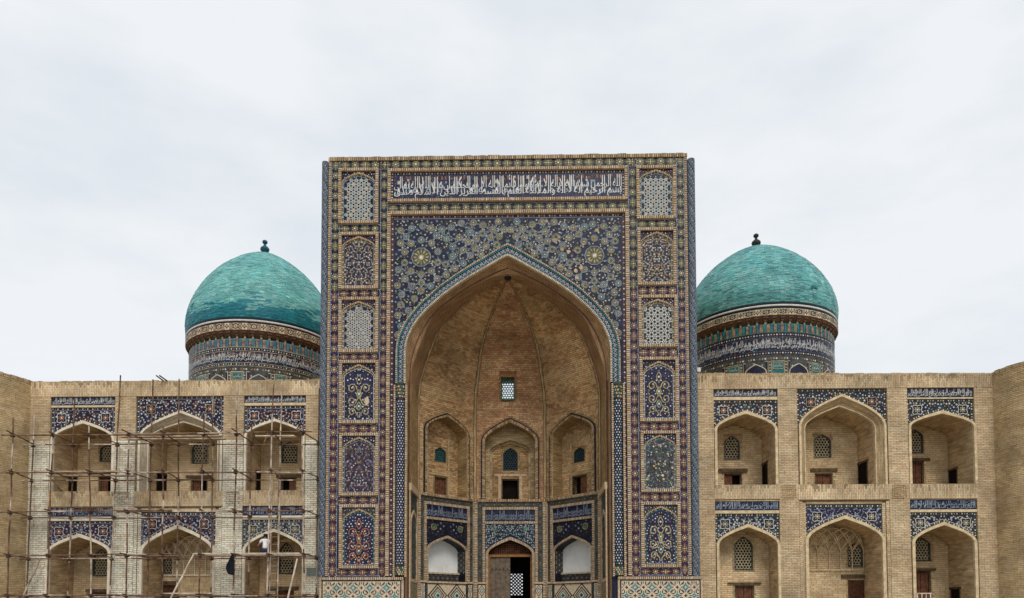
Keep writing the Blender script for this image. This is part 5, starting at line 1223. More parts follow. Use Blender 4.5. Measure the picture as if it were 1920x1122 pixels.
BR = [
 dict(par=(909.7, 937), u=dict(x=(1339, 1458.5), insc=(729, 744), top=750, apex=(1397.5, 770), iapex=776.5, spr=806, out=(1339.6, 1457.8), inn=(1344, 1452.6), win=(1358, 817, 1387, 862.5), door=(1358, 888, 1391, 912), lint=(1347, 880, 1400.6, 887), open=1, side=(1427, 872, 1439), pal=[WHITE, YEL, WHITE, ORAN], bed=NAVY, vine=[OLIVE, TEAL]),
      l=dict(x=(1341.5, 1463), insc=(940, 957), top=963, apex=(1401, 982.6), iapex=989, spr=1022, out=(1343.5, 1463), inn=(1348, 1457.8), depth=1.2, win=(1377, 1005.5, 1411.7, 1070), door=(1378, 1098, 1414, 1140), lint=(1364, 1092.5, 1426, 1096), open=0, pal=[WHITE, PBLUE, OLIVE, YEL], vine=[TEAL, PBLUE], bw=INNER)),
 dict(par=(909, 938), u=dict(x=(1495, 1663), top=729, apex=(1578, 739), iapex=757, spr=800, out=(1498, 1662), inn=(1509, 1645), cham=True, win=(1527, 814, 1558, 859), door=(1528, 888, 1561, 912), lint=(1519, 879, 1569, 885), open=0, side=(1609.5, 869, 1626), pal=[WHITE, YEL, WHITE, ORAN], vine=[OLIVE, TEAL], depth=2.1),
      l=dict(x=(1500, 1671), inset=(1510, 1660), top=946, apex=(1583, 966.5), iapex=973, spr=1014, out=(1510, 1660), inn=(1516, 1654.7), depth=1.9, win=(1589, 1018, 1618, 1063), door=(1590, 1088, 1626, 1140), lint=(1577, 1078, 1631, 1084), open=9, latdoor=True, net=(1068, 993), bed=LAPIS, pal=[PBLUE, WHITE, PURP, YEL], vine=[PURP, PBLUE])),
 dict(par=(908, 936), u=dict(x=(1702, 1829), insc=(727, 745), top=748, apex=(1765, 770), iapex=776, spr=800, out=(1703, 1830), inn=(1708, 1825.5), win=(1701, 805, 1731, 850.5), door=(1706, 865, 1732.5, 910), lint=(1700, 860, 1742, 865), open=0, side=(1774, 883, 1794), pal=[WHITE, YEL, WHITE, YEL], vine=[OLIVE, TEAL], depth=2.1),
      l=dict(x=(1708.5, 1833), insc=(937, 955), top=960.4, apex=(1770, 979), iapex=985, spr=1018, out=(1710, 1832), inn=(1716, 1827), win=(1712, 1007.7, 1745, 1053), door=(1712, 1070.7, 1746, 1130), lint=(1706, 1066, 1753, 1070.7), open=0, wood=DOORW, side=(1784, 1105, 1799.5), pal=[WHITE, YEL, WHITE, YEL], vine=[OLIVE, WHITE], depth=2.1)),
]
wing('arcaded_wing', 'two-storey tan brick arcade wing to the right of the portal, without scaffolding', BR, 1300, 1873, 714, False, (701, 700), RIM, 'R')
BL = [
 dict(par=(922, 951), u=dict(x=(95.5, 215.5), insc=(743.7, 760), top=764, apex=(154, 788.6), iapex=794.5, spr=824, out=(95.4, 215), inn=(100, 210), win=(187, 833, 216, 866), door=(185, 893, 215, 925), lint=(175, 888, 220, 893), open=1, side=(129, 896, 144), pal=[WHITE, WHITE, ORAN, ORAN]),
      l=dict(x=(87.5, 210), insc=(952, 969), top=977, apex=(150.8, 1001), iapex=1007.5, spr=1037, out=(87, 208), inn=(93, 203), win=(174, 1030, 203.5, 1081), door=(172, 1111, 204, 1150), lint=(162, 1105, 206, 1110.5), open=0, bed=LAPIS, pal=[WHITE, WHITE, ORAN, ORAN], bw=INNER)),
 dict(par=(921.5, 950.5), u=dict(x=(256, 418), top=743, apex=(336.5, 770), iapex=787, spr=822, out=(259, 417), inn=(272, 406), cham=True, win=(360, 828, 389, 870), door=(358, 898, 389, 924), lint=(350, 892, 398, 897), open=1, side=(294, 890, 311.5), pal=[WHITE, WHITE, ORAN, ORAN], depth=2.1),
      l=dict(x=(249, 416), inset=(261, 404), top=961, apex=(337, 984), iapex=991, spr=1036, out=(261.5, 403.5), inn=(267, 398), win=(304, 1035, 326, 1076), door=(292, 1097, 333, 1140), lint=(286, 1090, 336, 1095), open=9, net=(1078, 1008), bed=LAPIS, pal=[WHITE, PBLUE, ORAN, ORAN], latdoor=True, bw=INNER)),
 dict(par=(920, 949.5), u=dict(x=(457.5, 571.5), insc=(740, 755), top=760.5, apex=(517, 785.5), iapex=790.5, spr=818, out=(458, 571.5), inn=(462, 567), win=(528, 828, 557.5, 868.6), door=(526, 896.5, 555, 924), lint=(519, 890, 565, 896), open=-1, side=(480, 889, 493), pal=[WHITE, WHITE, ORAN, ORAN]),
      l=dict(x=(453.5, 572), insc=(950, 966.6), top=974, apex=(514.4, 991.5), iapex=997.5, spr=1033, out=(454.7, 571.5), inn=(460, 567), win=(523, 1017, 550, 1077), door=(518, 1107, 551, 1150), lint=(500, 1100, 560, 1106), open=9, bed=SLATE, pal=[WHITE, PBLUE, WHITE, YEL], bw=INNER)),
]
WT, wlx0, wlx1, wlz = wing('arcaded_wing', 'two-storey brick arcade wing left of the portal behind the pole scaffolding, its lower piers pale', BL, 46, 604, 731, True, (716.5, 712), RIMW, 'L')
pq = FW.rect(575, 1065, 598, 1080.5); mb = MB(); mb.box(FW, pq[0], pq[1], pq[2], pq[3], .012, .05, PLAQ); pb = mb.build('wall_plaque', None); pb['label'] = 'blank grey-green plaque low on the pier beside the portal column'; pb['category'] = 'plaque'
# ================================================================== corner towers
for sg, jx, jy, lab in ((-1, 47, 718, 'massive round brick corner tower at the left end of the scaffolded wing'), (1, 1873, 700.5, 'massive round brick corner tower at the right end of the facade')):
    xj, zj = FW.at(jx, 850)[0], FW.at(jx, jy)[1]; r = 3.1; a = 2.95; cx = xj+sg*a; cy = WY+.15
    T = thing('corner_tower', lab, 'tower', (cx, cy, .16)); mb = MB(); n = 90
    mb.lathe((cx, cy), [(r+.05, .16), (r+.05, zj-.1), (r, zj)], TOWB, n, uvr=r); mb.poly([(cx+r*sin(2*pi*i/n), cy-r*cos(2*pi*i/n), zj-.1) for i in range(n)], ROOFM); o = mb.build('tower_wall', T, True); bk = MB()
    brickwork(bk, lambda u, v, h: (cx+(r+.05+h)*sin(u/r), cy-(r+.05+h)*cos(u/r), v), -r*1.7, r*1.7, 1.2, zj-.14, VW, MT, .26, .08, seed=sg*5, patch=.7); bk.build('brickwork', o)
    mb = MB(); rn = random.Random(3+sg)
    for i in range(64):
        t0, t1 = 2*pi*i/64, 2*pi*(i+.93)/64; h = .03+rn.uniform(0, .06); q = lambda t, rr, z: (cx+rr*sin(t), cy-rr*cos(t), z)
        mb.poly([q(t0, r+.07, zj-.12), q(t1, r+.07, zj-.12), q(t1, r+.07, zj+h), q(t0, r+.07, zj+h)], TAN); mb.poly([q(t0, r+.07, zj+h), q(t1, r+.07, zj+h), q(t1, r-.3, zj+h), q(t0, r-.3, zj+h)], ROOFM)
    mb.build('top_course', T)
    for t, z in ((-sg*.9, zj-2.3), (-sg*.75, zj-5.0), (-sg*1.0, zj-4.2), (-sg*.95, zj-7.4)):
        mb = MB(); d = Vector((sin(t), -cos(t), 0)); c = Vector((cx, cy, z))+d*(r+.03); mb.tube(c, c+d*.14, .09, LINT, 4); mb.build('beam_end', T)
# ================================================================== tiled domes on drums
def dome(X0, R, zr, za, pxc, lab, side):
    Yc = 9.9; T = thing('tiled_dome', lab, 'dome', (X0, Yc, wlz)); H = za-zr
    prf = [(0, 1.0), (.05, 1.012), (.11, 1.018), (.18, 1.012), (.26, .992), (.34, .958), (.42, .912), (.50, .855), (.58, .785), (.66, .70), (.73, .612), (.80, .505), (.86, .40), (.91, .295), (.95, .20), (.98, .105), (1.0, .0)]
    dm = DOMEL if side == 'L' else DOMER
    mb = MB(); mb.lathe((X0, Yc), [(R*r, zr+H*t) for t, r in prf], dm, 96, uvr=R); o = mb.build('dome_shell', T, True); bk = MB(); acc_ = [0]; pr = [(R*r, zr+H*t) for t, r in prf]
    for i in range(1, len(pr)): acc_.append(acc_[-1]+math.hypot(pr[i][0]-pr[i-1][0], pr[i][1]-pr[i-1][1]))
    def dp(s, a, h):
        k = max(i for i in range(len(acc_)-1) if acc_[i] <= s+1e-6 or i == 0); f = (s-acc_[k])/(acc_[k+1]-acc_[k]); rr = pr[k][0]+(pr[k+1][0]-pr[k][0])*f; z = pr[k][1]+(pr[k+1][1]-pr[k][1])*f
        tx, tz = pr[k+1][0]-pr[k][0], pr[k+1][1]-pr[k][1]; l = math.hypot(tx, tz); q = rr+h*tz/l; return (X0+q*sin(a), Yc-q*cos(a), z-h*tx/l)
    s_ = .12; rw = .072; V_ = VDL if side == 'L' else VDR; row = 0
    while s_ < acc_[-1]-.25:
        rr = math.hypot(dp(s_, 0, 0)[0]-X0, dp(s_, 0, 0)[1]-Yc); n_ = max(8, int(2*pi*rr/.27)); ph = random.random()
        for i in range(n_):
            a0, a1 = (i+ph+.02)*2*pi/n_, (i+ph+.98)*2*pi/n_; m_ = (a0+a1)/2; wz = dp(s_, m_, 0)
            if wz[1]-Yc > R*.55: continue
            nn = noise.noise(Vector((m_*2.2, s_*.9, 3 if side == 'L' else 8)))*.9+noise.noise(Vector((m_*7, s_*3.1, 5)))*.7; t_ = random.random()+nn*(.22 if side == 'L' else .34)
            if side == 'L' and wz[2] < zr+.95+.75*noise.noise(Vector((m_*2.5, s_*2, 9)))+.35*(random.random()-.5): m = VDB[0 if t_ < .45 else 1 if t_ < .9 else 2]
            else: m = V_[4] if t_ < (.0 if side == 'L' else .10) else V_[3] if t_ < .22 else V_[0] if t_ < .55 else V_[1] if t_ < .88 else V_[2]
            h = .02+random.uniform(0, .022); P4 = [dp(s_+.006, a0, h), dp(s_+.006, a1, h), dp(s_+rw-.006, a1, h), dp(s_+rw-.006, a0, h)]
            bk.poly(P4, m); bk.poly([dp(s_, a0, 0), dp(s_, a1, 0), P4[1], P4[0]], m); bk.poly([P4[1], dp(s_, a1, 0), dp(s_+rw, a1, 0), P4[2]], m); bk.poly([dp(s_, a0, 0), P4[0], P4[3], dp(s_+rw, a0, 0)], m)
        s_ += rw; row += 1
    bk.build('dome_tiles', o)
    zf = lambda y: Fr((X0, Yc-R, 0), (1, 0, 0), (0, -1, 0)).at(pxc, y)[1]
    ys = (597, 601, 605.5, 618.5, 632, 649.5, 656, 678, 684, 740) if side == 'L' else (570, 574.5, 579, 591, 604.5, 622, 630, 656, 664, 740)
    z = [zf(y) for y in ys]
    mb = MB(); mb.lathe((X0, Yc), [(R*1.002, zr-.135), (R*1.014, zr-.13), (R*1.018, zr-.085), (R*1.014, zr-.04), (R*1.0, zr-.025)], WHITE, 96); mb.build('white_ring', T, True)
    mb = MB(); mb.lathe((X0, Yc), [(R*1.0, z[2]), (R*1.008, zr-.14)], TURQ, 96); mb.lathe((X0, Yc), [(R*1.012, zr-.235), (R*1.016, zr-.15)], BLACK, 96); mb.lathe((X0, Yc), [(R*1.016, zr-.03), (R*1.018, zr+.06)], BLACK, 96); mb.build('turquoise_ring', T, True)
    cyl = lambda rr: (lambda u, v, h: (X0+(rr+h)*sin(u/R), Yc-(rr+h)*cos(u/R), v)); U = R*2.0
    mb = MB(); mb.lathe((X0, Yc), [(R*.93, z[4]), (R*.97, (z[3]+z[4])/2), (R*1.015, z[3]), (R*1.012, z[2])], [DBROWN, MORT, BUFF2], 96)
    o = mb.build('cornice', T, True); M = Mos(cyl(R*1.016)); w = z[2]-z[3]; p = w*1.25; n = int(U/p)
    for i in range(-n, n):
        x = i*p; zc = (z[2]+z[3])/2
        if i % 2: M.star(x, zc, w*.42, w*.18, 4, BLACK, 1); M.disc(x, zc, w*.17, YEL, 2, 6)
        else: M.ring(x, zc, w*.36, .045, BLACK, 1, 8); M.disc(x, zc, w*.15, OLIVE if side == 'R' else ORAN, 2, 6)
        for s_ in (-1, 1): M.g([(x+p/2-.12, zc+s_*w*.46), (x+p/2+.12, zc+s_*w*.46), (x+p/2, zc+s_*w*.22)], YEL if side == 'R' else ORAN, 1); M.disc(x+p/2, zc, .04, WHITE, 2, 5); M.line((x+p/2-.10, zc-s_*w*.3), (x+p/2+.10, zc+s_*w*.3), .03, BLACK, 1)
    M.build('cornice_mosaic', o)
    n = 60; mb = MB()                              # small brackets under the cornice
    for i in range(n):
        t = 2*pi*i/n; d = Vector((sin(t), -cos(t), 0)); e = Vector((cos(t), sin(t), 0)); c = Vector((X0, Yc, 0)); ra, rb_ = R*.94, R*1.0
        for k in range(3):
            rr = ra+(rb_-ra)*(k+1)/3; za_ = z[4]+(z[3]-z[4])*k/3; zb_ = z[4]+(z[3]-z[4])*(k+1)/3; hw = .05+.035*k
            q0 = c+d*rr; mb.poly([q0-e*hw+Vector((0, 0, za_)), q0+e*hw+Vector((0, 0, za_)), q0+e*hw+Vector((0, 0, zb_)), q0-e*hw+Vector((0, 0, zb_))], (BUFF, ORAN, MORT)[k] if k == 0 and i % 2 else (BUFF, DBROWN, MORT)[k]); q1 = c+d*ra*.98
            mb.poly([q0-e*hw+Vector((0, 0, za_)), q0+e*hw+Vector((0, 0, za_)), q1+e*hw+Vector((0, 0, za_)), q1-e*hw+Vector((0, 0, za_))], MORT)
            for sg in (-1, 1): mb.poly([q0+e*sg*hw+Vector((0, 0, za_)), q1+e*sg*hw+Vector((0, 0, za_)), q1+e*sg*hw+Vector((0, 0, zb_)), q0+e*sg*hw+Vector((0, 0, zb_))], DBROWN)
    mb.build('bracket_row', T)
    rd = R*.965; zb = wlz-.5; mb = MB(); mb.lathe((X0, Yc), [(rd, zb), (rd, z[8]), (rd, z[7]), (rd, z[6]), (rd, z[5]), (rd, z[4])], [SLATE, NAVY, LAPIS, NAVY, TEAL], 96); o = mb.build('drum', T, True)
    M = Mos(cyl(rd+.012)); p = .37; n = int(U/p); h_ = z[4]-z[5]; PMs = {}; pans = []; cs = (ORAN, OLIVE, BRNP, YEL)
    for i in range(-n, n):
        x = i*p; kk = i % 12
        if kk not in PMs:
            m = Mos(lambda u, v, h: (u, -h, v)); m.rect(-.12, .12, .05, h_-.05, (PURP, BRNP, OLIVE, NAVY)[i % 4] if side == 'R' else (NAVY, PURP, LAPIS)[i % 3], 0); m.pl([(-.12, .05), (.12, .05), (.12, h_-.05), (-.12, h_-.05)], .018, PBLUE if side == 'L' else TURQ, 1, True)
            for k in range(3): zc = h_*(.22+.28*k); m.star(0, zc, .095, .05, 4, (YEL, YEL, ORAN)[(i+k) % 3] if side == 'R' else (YEL, PBLUE, ORAN)[(i+k) % 3], 1, pi/4); m.disc(0, zc, .03, BRNP, 2, 5)
            q_ = m.build('panel', None); PMs[kk] = q_.data; bpy.data.objects.remove(q_)
        pans.append((PMs[kk], x/R))
        M.rect(x+.165, x+.205, z[5], z[4], TURQ, 0)
    pm_ = M.build('panel_mosaic', T)
    for me, t in pans:
        q_ = bpy.data.objects.new('panel', me); COL.objects.link(q_); q_.parent = pm_; q_.matrix_basis = Matrix.Translation((X0+(rd+.016)*sin(t), Yc-(rd+.016)*cos(t), z[5])) @ Matrix.Rotation(t, 4, 'Z')
    M = Mos(cyl(rd+.012)); 
    for (a, b) in ((z[5]+.02, z[6]), (z[7], z[8])):
        for yy in (a, b): M.rect(-U, U, yy-.012, yy+.012, YEL, 1) if False else [M.rect(-U+i*U/30, -U+(i+1)*U/30, yy-.014, yy+.014, OLIVE if side == 'R' else YEL, 1) for i in range(60)]
        n = int(U/.15)
        for i in range(-n, n): M.disc(i*.15, (a+b)/2, .042, (WHITE, PBLUE, YEL, WHITE, ORAN)[i % 5], 1, 6)
    M.build('guard_mosaic', o)
    M = Mos(cyl(rd+.014)); q = 5; seg = 2*U/q
    for k in range(q):
        a = -U+k*seg; M2 = (TQ, TS)[k % 2]; letters(M, M2, a, a+seg, z[7]+.06, z[7]+(z[6]-z[7])*.80, WHITE, 1, 2.6); letters(M, (TS, TQ)[k % 2], a, a+seg, z[7]+(z[6]-z[7])*.35, z[6]-.04, WHITE if side == 'R' else WHITE, 2, 2.4)
        if side == 'L': letters(M, TB, a+.1, a+seg-.1, z[7]+(z[6]-z[7])*.6, z[6]-.06, ORAN, 0.6, 1.2)
    rn = random.Random(8)
    for i in range(500): M.disc(rn.uniform(-U, U), rn.uniform(z[7]+.03, z[6]-.03), .03, rn.choice((TURQ, PURP, PBLUE, OLIVE)), .3, 5)
    M.build('lettering', o)
    M = Mos(cyl(rd+.012)); per = 2.35; n = int(U/per)+1; zt_ = z[8]-.06; zl = wlz-.4
    for i in range(-n, n):
        x = i*per+(.4 if side == 'L' else .1)
        for k in range(16): M.disc(x+k*per/16, zt_-.12, .05, (YEL, WHITE, OLIVE, ORAN)[k % 4], 1, 6)
        for (a, b, bed) in ((x+.16, x+per*.62, NAVY), (x+per*.70, x+per-.02, TEAL)):
            tp = zt_-.26
            M.rect(a, b, zl, tp, bed, 0.5); M.pl([(a, zl), (a, tp), (b, tp), (b, zl)], .035, YEL if side == 'R' else BUFF2, 1)
            if bed is NAVY:
                c = (a+b)/2; P = Arch(c, (b-a)/2-.1, tp-.55, tp-.12, zl).pts(); M.pl(P, .05, BUFF2, 2); A_ = Arch(c, (b-a)/2-.15, tp-.57, tp-.18, zl); Q = A_.pts(0)
                M.strip([M.fn(xx, zl, .006) for xx, _ in Q], [M.fn(xx, zz_, .006) for xx, zz_ in Q], NAVY if side == 'R' else SLATE)
                rn = random.Random(i+20)
                for t in range(40):
                    xx, zz_ = rn.uniform(a+.06, b-.06), rn.uniform(zl, tp-.05)
                    if not A_.inside(xx, zz_, -.06): M.disc(xx, zz_, rn.uniform(.025, .05), rn.choice((WHITE, YEL, TURQ, PBLUE)), 1, 6)
            else: M.pl([(a+.08, tp-.42), (a+.08, tp-.08), (b-.08, tp-.08), (b-.08, tp-.42)], .03, YEL, 1, True); letters(M, TB, a+.14, b-.14, tp-.38, tp-.12, WHITE, 1, 1.6)
        for k in range(8): M.disc(x+.06, zt_-.3-k*.16, .04, (YEL, WHITE)[k % 2], 1, 5); M.disc(x+per*.66, zt_-.3-k*.16, .04, (YEL, WHITE)[k % 2], 1, 5)
    M.build('arcade_mosaic', o)
    k = .22; f = [(0.26, -.05), (.17, .05), (.14, .16), (.27, .27), (.37, .42), (.40, .55), (.36, .68), (.24, .80), (.13, .90), (.11, 1.0), (.12, 1.05), (.10, 1.10), (.20, 1.17), (.235, 1.27), (.21, 1.38), (.12, 1.46), (0, 1.49)]
    sc_ = .60; mb = MB(); mb.lathe((X0, Yc), [(r*sc_*1.12, za-.03+h*sc_) for r, h in f], FINL if side == 'L' else FIND, 20); mb.build('finial', T, True)
    return T
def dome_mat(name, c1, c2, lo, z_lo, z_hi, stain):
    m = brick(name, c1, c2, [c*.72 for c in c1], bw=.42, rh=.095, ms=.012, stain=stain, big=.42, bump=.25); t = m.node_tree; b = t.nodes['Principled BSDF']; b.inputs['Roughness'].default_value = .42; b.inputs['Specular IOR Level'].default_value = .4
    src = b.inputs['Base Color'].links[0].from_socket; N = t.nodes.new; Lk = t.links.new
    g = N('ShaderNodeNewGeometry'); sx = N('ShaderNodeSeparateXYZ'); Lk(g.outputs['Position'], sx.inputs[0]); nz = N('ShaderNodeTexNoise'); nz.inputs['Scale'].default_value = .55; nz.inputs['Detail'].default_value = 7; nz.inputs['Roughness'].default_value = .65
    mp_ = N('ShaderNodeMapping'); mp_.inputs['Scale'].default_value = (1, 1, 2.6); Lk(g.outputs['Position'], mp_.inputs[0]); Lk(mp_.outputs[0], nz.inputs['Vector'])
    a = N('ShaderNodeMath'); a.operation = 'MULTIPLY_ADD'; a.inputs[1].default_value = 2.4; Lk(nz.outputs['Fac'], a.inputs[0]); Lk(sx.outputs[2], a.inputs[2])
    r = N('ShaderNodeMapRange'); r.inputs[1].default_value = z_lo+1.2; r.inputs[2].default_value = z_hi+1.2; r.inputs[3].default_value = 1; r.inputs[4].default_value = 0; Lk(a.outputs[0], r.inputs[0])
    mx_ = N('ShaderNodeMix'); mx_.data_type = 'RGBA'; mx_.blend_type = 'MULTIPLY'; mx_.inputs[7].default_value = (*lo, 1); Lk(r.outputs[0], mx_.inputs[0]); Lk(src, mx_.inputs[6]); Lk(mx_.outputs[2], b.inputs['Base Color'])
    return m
k_ = 33.1
def glz(name, cols): return [mat(name+'_'+n, c, .5, .12, 1.6, .3) for n, c in zip(('mid', 'light', 'pale', 'deep', 'dark'), cols)]
VDL = glz('turquoise_glaze', [(.13, .405, .395), (.165, .445, .43), (.26, .51, .48), (.105, .36, .355), (.08, .29, .295)])
VDR = glz('weathered_glaze', [(.105, .36, .36), (.145, .405, .40), (.235, .465, .45), (.08, .305, .31), (.07, .22, .235)])
VDB = glz('deep_blue_glaze', [(.012, .165, .22), (.02, .215, .27), (.045, .275, .31)])
ZRL, ZAL, XL_, RL = 1.7+.4745*k_, 1.7+.6509*k_-.26, -.4733*k_+.22, .1285*k_*.982
ZRR, ZAR, XR_, RR = 1.7+.4905*k_, 1.7+.6531*k_-.26, .4172*k_-.14, .1312*k_*.978
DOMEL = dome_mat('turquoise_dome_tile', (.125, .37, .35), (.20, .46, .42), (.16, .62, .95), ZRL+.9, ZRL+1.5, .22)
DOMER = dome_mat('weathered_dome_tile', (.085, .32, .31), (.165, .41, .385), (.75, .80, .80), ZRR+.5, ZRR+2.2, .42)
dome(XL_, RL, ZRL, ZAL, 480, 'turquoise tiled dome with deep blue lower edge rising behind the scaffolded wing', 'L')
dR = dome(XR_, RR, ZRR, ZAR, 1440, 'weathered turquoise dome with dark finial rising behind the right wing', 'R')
v_ = (R_*((1526-CCX)/CF) - U_*((538-CCY)/CF) + D_).normalized(); s_ = 30
def rad(z):
    t = (z-ZRR)/(ZAR-ZRR); q = [(0, 1.0), (.11, 1.018), (.26, .992), (.42, .912), (.58, .785), (.73, .612), (.86, .40), (1, 0)]
    for i in range(7):
        if t <= q[i+1][0]: return RR*(q[i][1]+(q[i+1][1]-q[i][1])*(t-q[i][0])/(q[i+1][0]-q[i][0]))
    return 0
while s_ < 70:
    h_ = CP+v_*s_
    if ZRR < h_.z < ZAR and math.hypot(h_.x-XR_, h_.y-9.9) < rad(h_.z)+.03: break
    s_ += .02
nr = Vector((h_.x-XR_, h_.y-9.9, 1.6)).normalized(); ta = nr.cross(Vector((0, 0, 1))).normalized(); tb2 = nr.cross(ta); rn = random.Random(2)
for k, (dx, dy, s) in enumerate(((0, 0, 1), (.2, .12, .6), (-.12, .05, .7))):
    mb = MB() if k == 0 else mb; mb.poly([tuple(h_+nr*(.05+.004*k)+ta*(dx+s*rn.uniform(.11, .17)*cos(2*pi*i/9))+tb2*(dy+s*rn.uniform(.10, .16)*sin(2*pi*i/9))) for i in range(9)], TEAL)
mb.build('missing_tile_patch', dR)
# ================================================================== scaffolding
SC = thing('scaffolding', 'rusty pole scaffolding standing in front of the left wing', 'scaffolding', (-12, .3, .16))
YI, YO = WY-.35, WY-2.3
FI, FO = Fr((0, YI, 0), (1, 0, 0), (0, -1, 0)), Fr((0, YO, 0), (1, 0, 0), (0, -1, 0))
rn = random.Random(4)
PO = [((25, 784), (13, 1122)), ((99, 806), (88, 1122)), ((167, 797), (171, 1122)), ((242, 797), (236, 1122)), ((306, 800), (304, 1122)), ((382.5, 784), (372, 1122)), ((445, 726), (437, 1122)), ((513, 722), (500, 1122)), ((566, 801), (571, 1122))]
PI_ = [((64.5, 778), (50, 1122)), ((140, 750), (127, 1122)), ((226, 704), (206, 1122)), ((287, 712), (275, 1122)), ((336, 711), (332, 1122)), ((400, 724), (396, 1122)), ((472, 800), (465, 1122)), ((528.6, 713), (519, 1122)), ((598.6, 728), (593, 1122))]
PALE_P = {('o', 2), ('o', 7), ('o', 8), ('i', 7)}
pole_at = {}
def crooked(a, b, r, m1, m2, name, parent, n=7):
    a, b = Vector(a), Vector(b); mb = MB(); prev = a; k = 0
    off = [Vector((0, 0, 0))]+[Vector((rn.gauss(0, .012), rn.gauss(0, .012), rn.gauss(0, .008))) for _ in range(n-1)]+[Vector((0, 0, 0))]
    pts = [a.lerp(b, i/n)+off[i] for i in range(n+1)]
    for i in range(n):
        mb.tube(pts[i], pts[i+1], r*(1.05-.15*i/n), m2 if rn.random() < .22 else m1, 7, r*(1.05-.15*(i+1)/n))
    return mb.build(name, parent, True)
for key, Ff, lst in (('o', FO, PO), ('i', FI, PI_)):
    for i, (a, b) in enumerate(lst):
        A, B = Ff.at(*a), Ff.at(*b); dz = B[1]-.0; sl_ = (A[0]-B[0])/(A[1]-B[1]); x0 = B[0]-sl_*(B[1]-.16)
        pa, pb = Ff.p(x0, .16, 0), Ff.p(A[0], A[1], 0); pole_at[(key, i)] = (Vector(pa), Vector(pb))
        m1, m2 = (RUSTL, RUST) if (key, i) in PALE_P else (RUST, RUSTL); crooked(pa, pb, .035, m1, m2, 'upright_pole', SC, 9)
def pole_x(k, z):
    a, b = pole_at[k]; t = (z-a.z)/(b.z-a.z); return a.lerp(b, t)
clamp_me = None
def clamp(p):
    global clamp_me
    if clamp_me is None:
        mb = MB(); q = Fr((0, 0, 0), (1, 0, 0), (0, -1, 0)); mb.box(q, -.07, .07, -.075, .075, -.07, .07, ROPE); mb.box(q, -.10, -.07, -.03, .03, -.03, .03, ROPE); mb.box(q, .07, .10, -.04, .04, -.02, .05, ROPE); o = mb.build('clamp', SC); clamp_me = o.data
    else:
        o = bpy.data.objects.new('clamp', clamp_me); COL.objects.link(o); o.parent = SC; o.matrix_parent_inverse = Matrix.Translation(SC.location).inverted()
    o.location = p; o.rotation_euler = (rn.uniform(-.3, .3), rn.uniform(-.3, .3), rn.uniform(-.8, .8))
LV = [(815, 827), (886, 898), (960, 969), (1042, 1046), (1117, 1115)]      # outer and inner ledger heights in the picture at x = 300
zo = [FO.at(300, a)[1] for a, _ in LV]; zi = [a+.02 for a in zo]
for k in range(5):
    spans = [(0, 4), (3, 8)] if k else [(0, 4), (4, 8)]
    for s_ in spans:
        a, b = pole_x(('o', s_[0]), zo[k]), pole_x(('o', s_[1]), zo[k]); d = Vector((.45, 0, 0)); crooked(a-d+Vector((0, -.06, 0)), b+d+Vector((0, -.06, rn.uniform(-.08, .08))), .030, RUST, RUSTL, 'ledger', SC)
        a, b = pole_x(('i', s_[0]), zo[k]), pole_x(('i', s_[1]), zo[k]); crooked(a-d+Vector((0, -.06, .0)), b+d*.1+Vector((0, -.06, rn.uniform(-.06, .06))), .030, RUST, RUSTL, 'ledger', SC)
    for i in range(9):
        if pole_at[('o', i)][1].z < zo[k]: continue
        a = pole_x(('o', i), zo[k]); b = pole_x(('i', i), zo[k]); dv = (b-a).normalized(); crooked(a-dv*rn.uniform(.35, .8)+Vector((.06, 0, .05)), b+dv*.12+Vector((.06, 0, .05)), .028, RUSTL if rn.random() < .15 else RUST, RUST, 'transom', SC, 4)
        clamp(a); clamp(b)
# bracing poles
for (a, b, Ff, m) in (((365, 1040), (322, 1122), FO, PLANKL), ((558.6, 1048), (541, 1122), FO, PLANKL), ((77, 1048), (45, 1120), FI, RUSTL), ((100, 900), (117, 922), FI, RUST), ((505, 812), (497, 830), FI, RUST)):
    A, B = Ff.at(*a), Ff.at(*b); crooked(Ff.p(*B, .08), Ff.p(*A, .08), .04, m, m, 'brace', SC, 4)
for (a, b) in (((297, 707), (304, 715)), ((303, 707), (310, 715)), ):
    A, B = FI.at(*a), FI.at(*b); crooked((B[0], YI+1.0, B[1]), (A[0], YI-.2, A[1]+.0), .035, RUST, RUST, 'transom', SC, 2)
# boards lying on the transoms
def board(xa, xb, zl, depths, m, lab):
    for dd, lb in zip(depths, lab):
        mb = MB(); Fp = Fr((0, dd, zl), (1, 0, 0), (0, -1, 0)); n = 6; sg = rn.uniform(-.01, .01)
        a, b = FO.at(xa, 900)[0]+rn.uniform(-.1, .1), FO.at(xb, 900)[0]+rn.uniform(-.1, .1)
        q = Fr((0, dd, 0), (1, rn.uniform(-.004, .004), 0), (0, -1, 0)); mb.box(q, a, b, zl+.085, zl+.13, -.13, .13, m); o = mb.build('scaffold_board', None); o['label'] = lb; o['category'] = 'board'; o['group'] = 'boards lying on the scaffolding'
board(208, 400, zo[0], (YO+.35, YO+.85, YO+1.4), PLANK, ('front board of the platform under the wide upper arch', 'middle board of the platform under the wide upper arch', 'rear board of the platform under the wide upper arch'))
board(462, 537, zo[0], (YO+.9,), PLANKL, ('short pale board across the narrow upper arch next to the portal',))
board(52, 222, zo[1], (YO+.4, YO+1.2), PLANK, ('front board across the upper arch beside the left corner tower', 'rear board across the upper arch beside the left corner tower'))
board(359, 573, zo[3], (YO+.4, YO+.95, YO+1.45), PLANKL, ('front board of the pale platform on which the workman sits', 'middle board of the pale platform on which the workman sits', 'rear board of the pale platform on which the workman sits'))
board(300, 395, zo[4], (YO+.5,), PLANKL, ('pale board low on the scaffolding below the ribbed niche',))
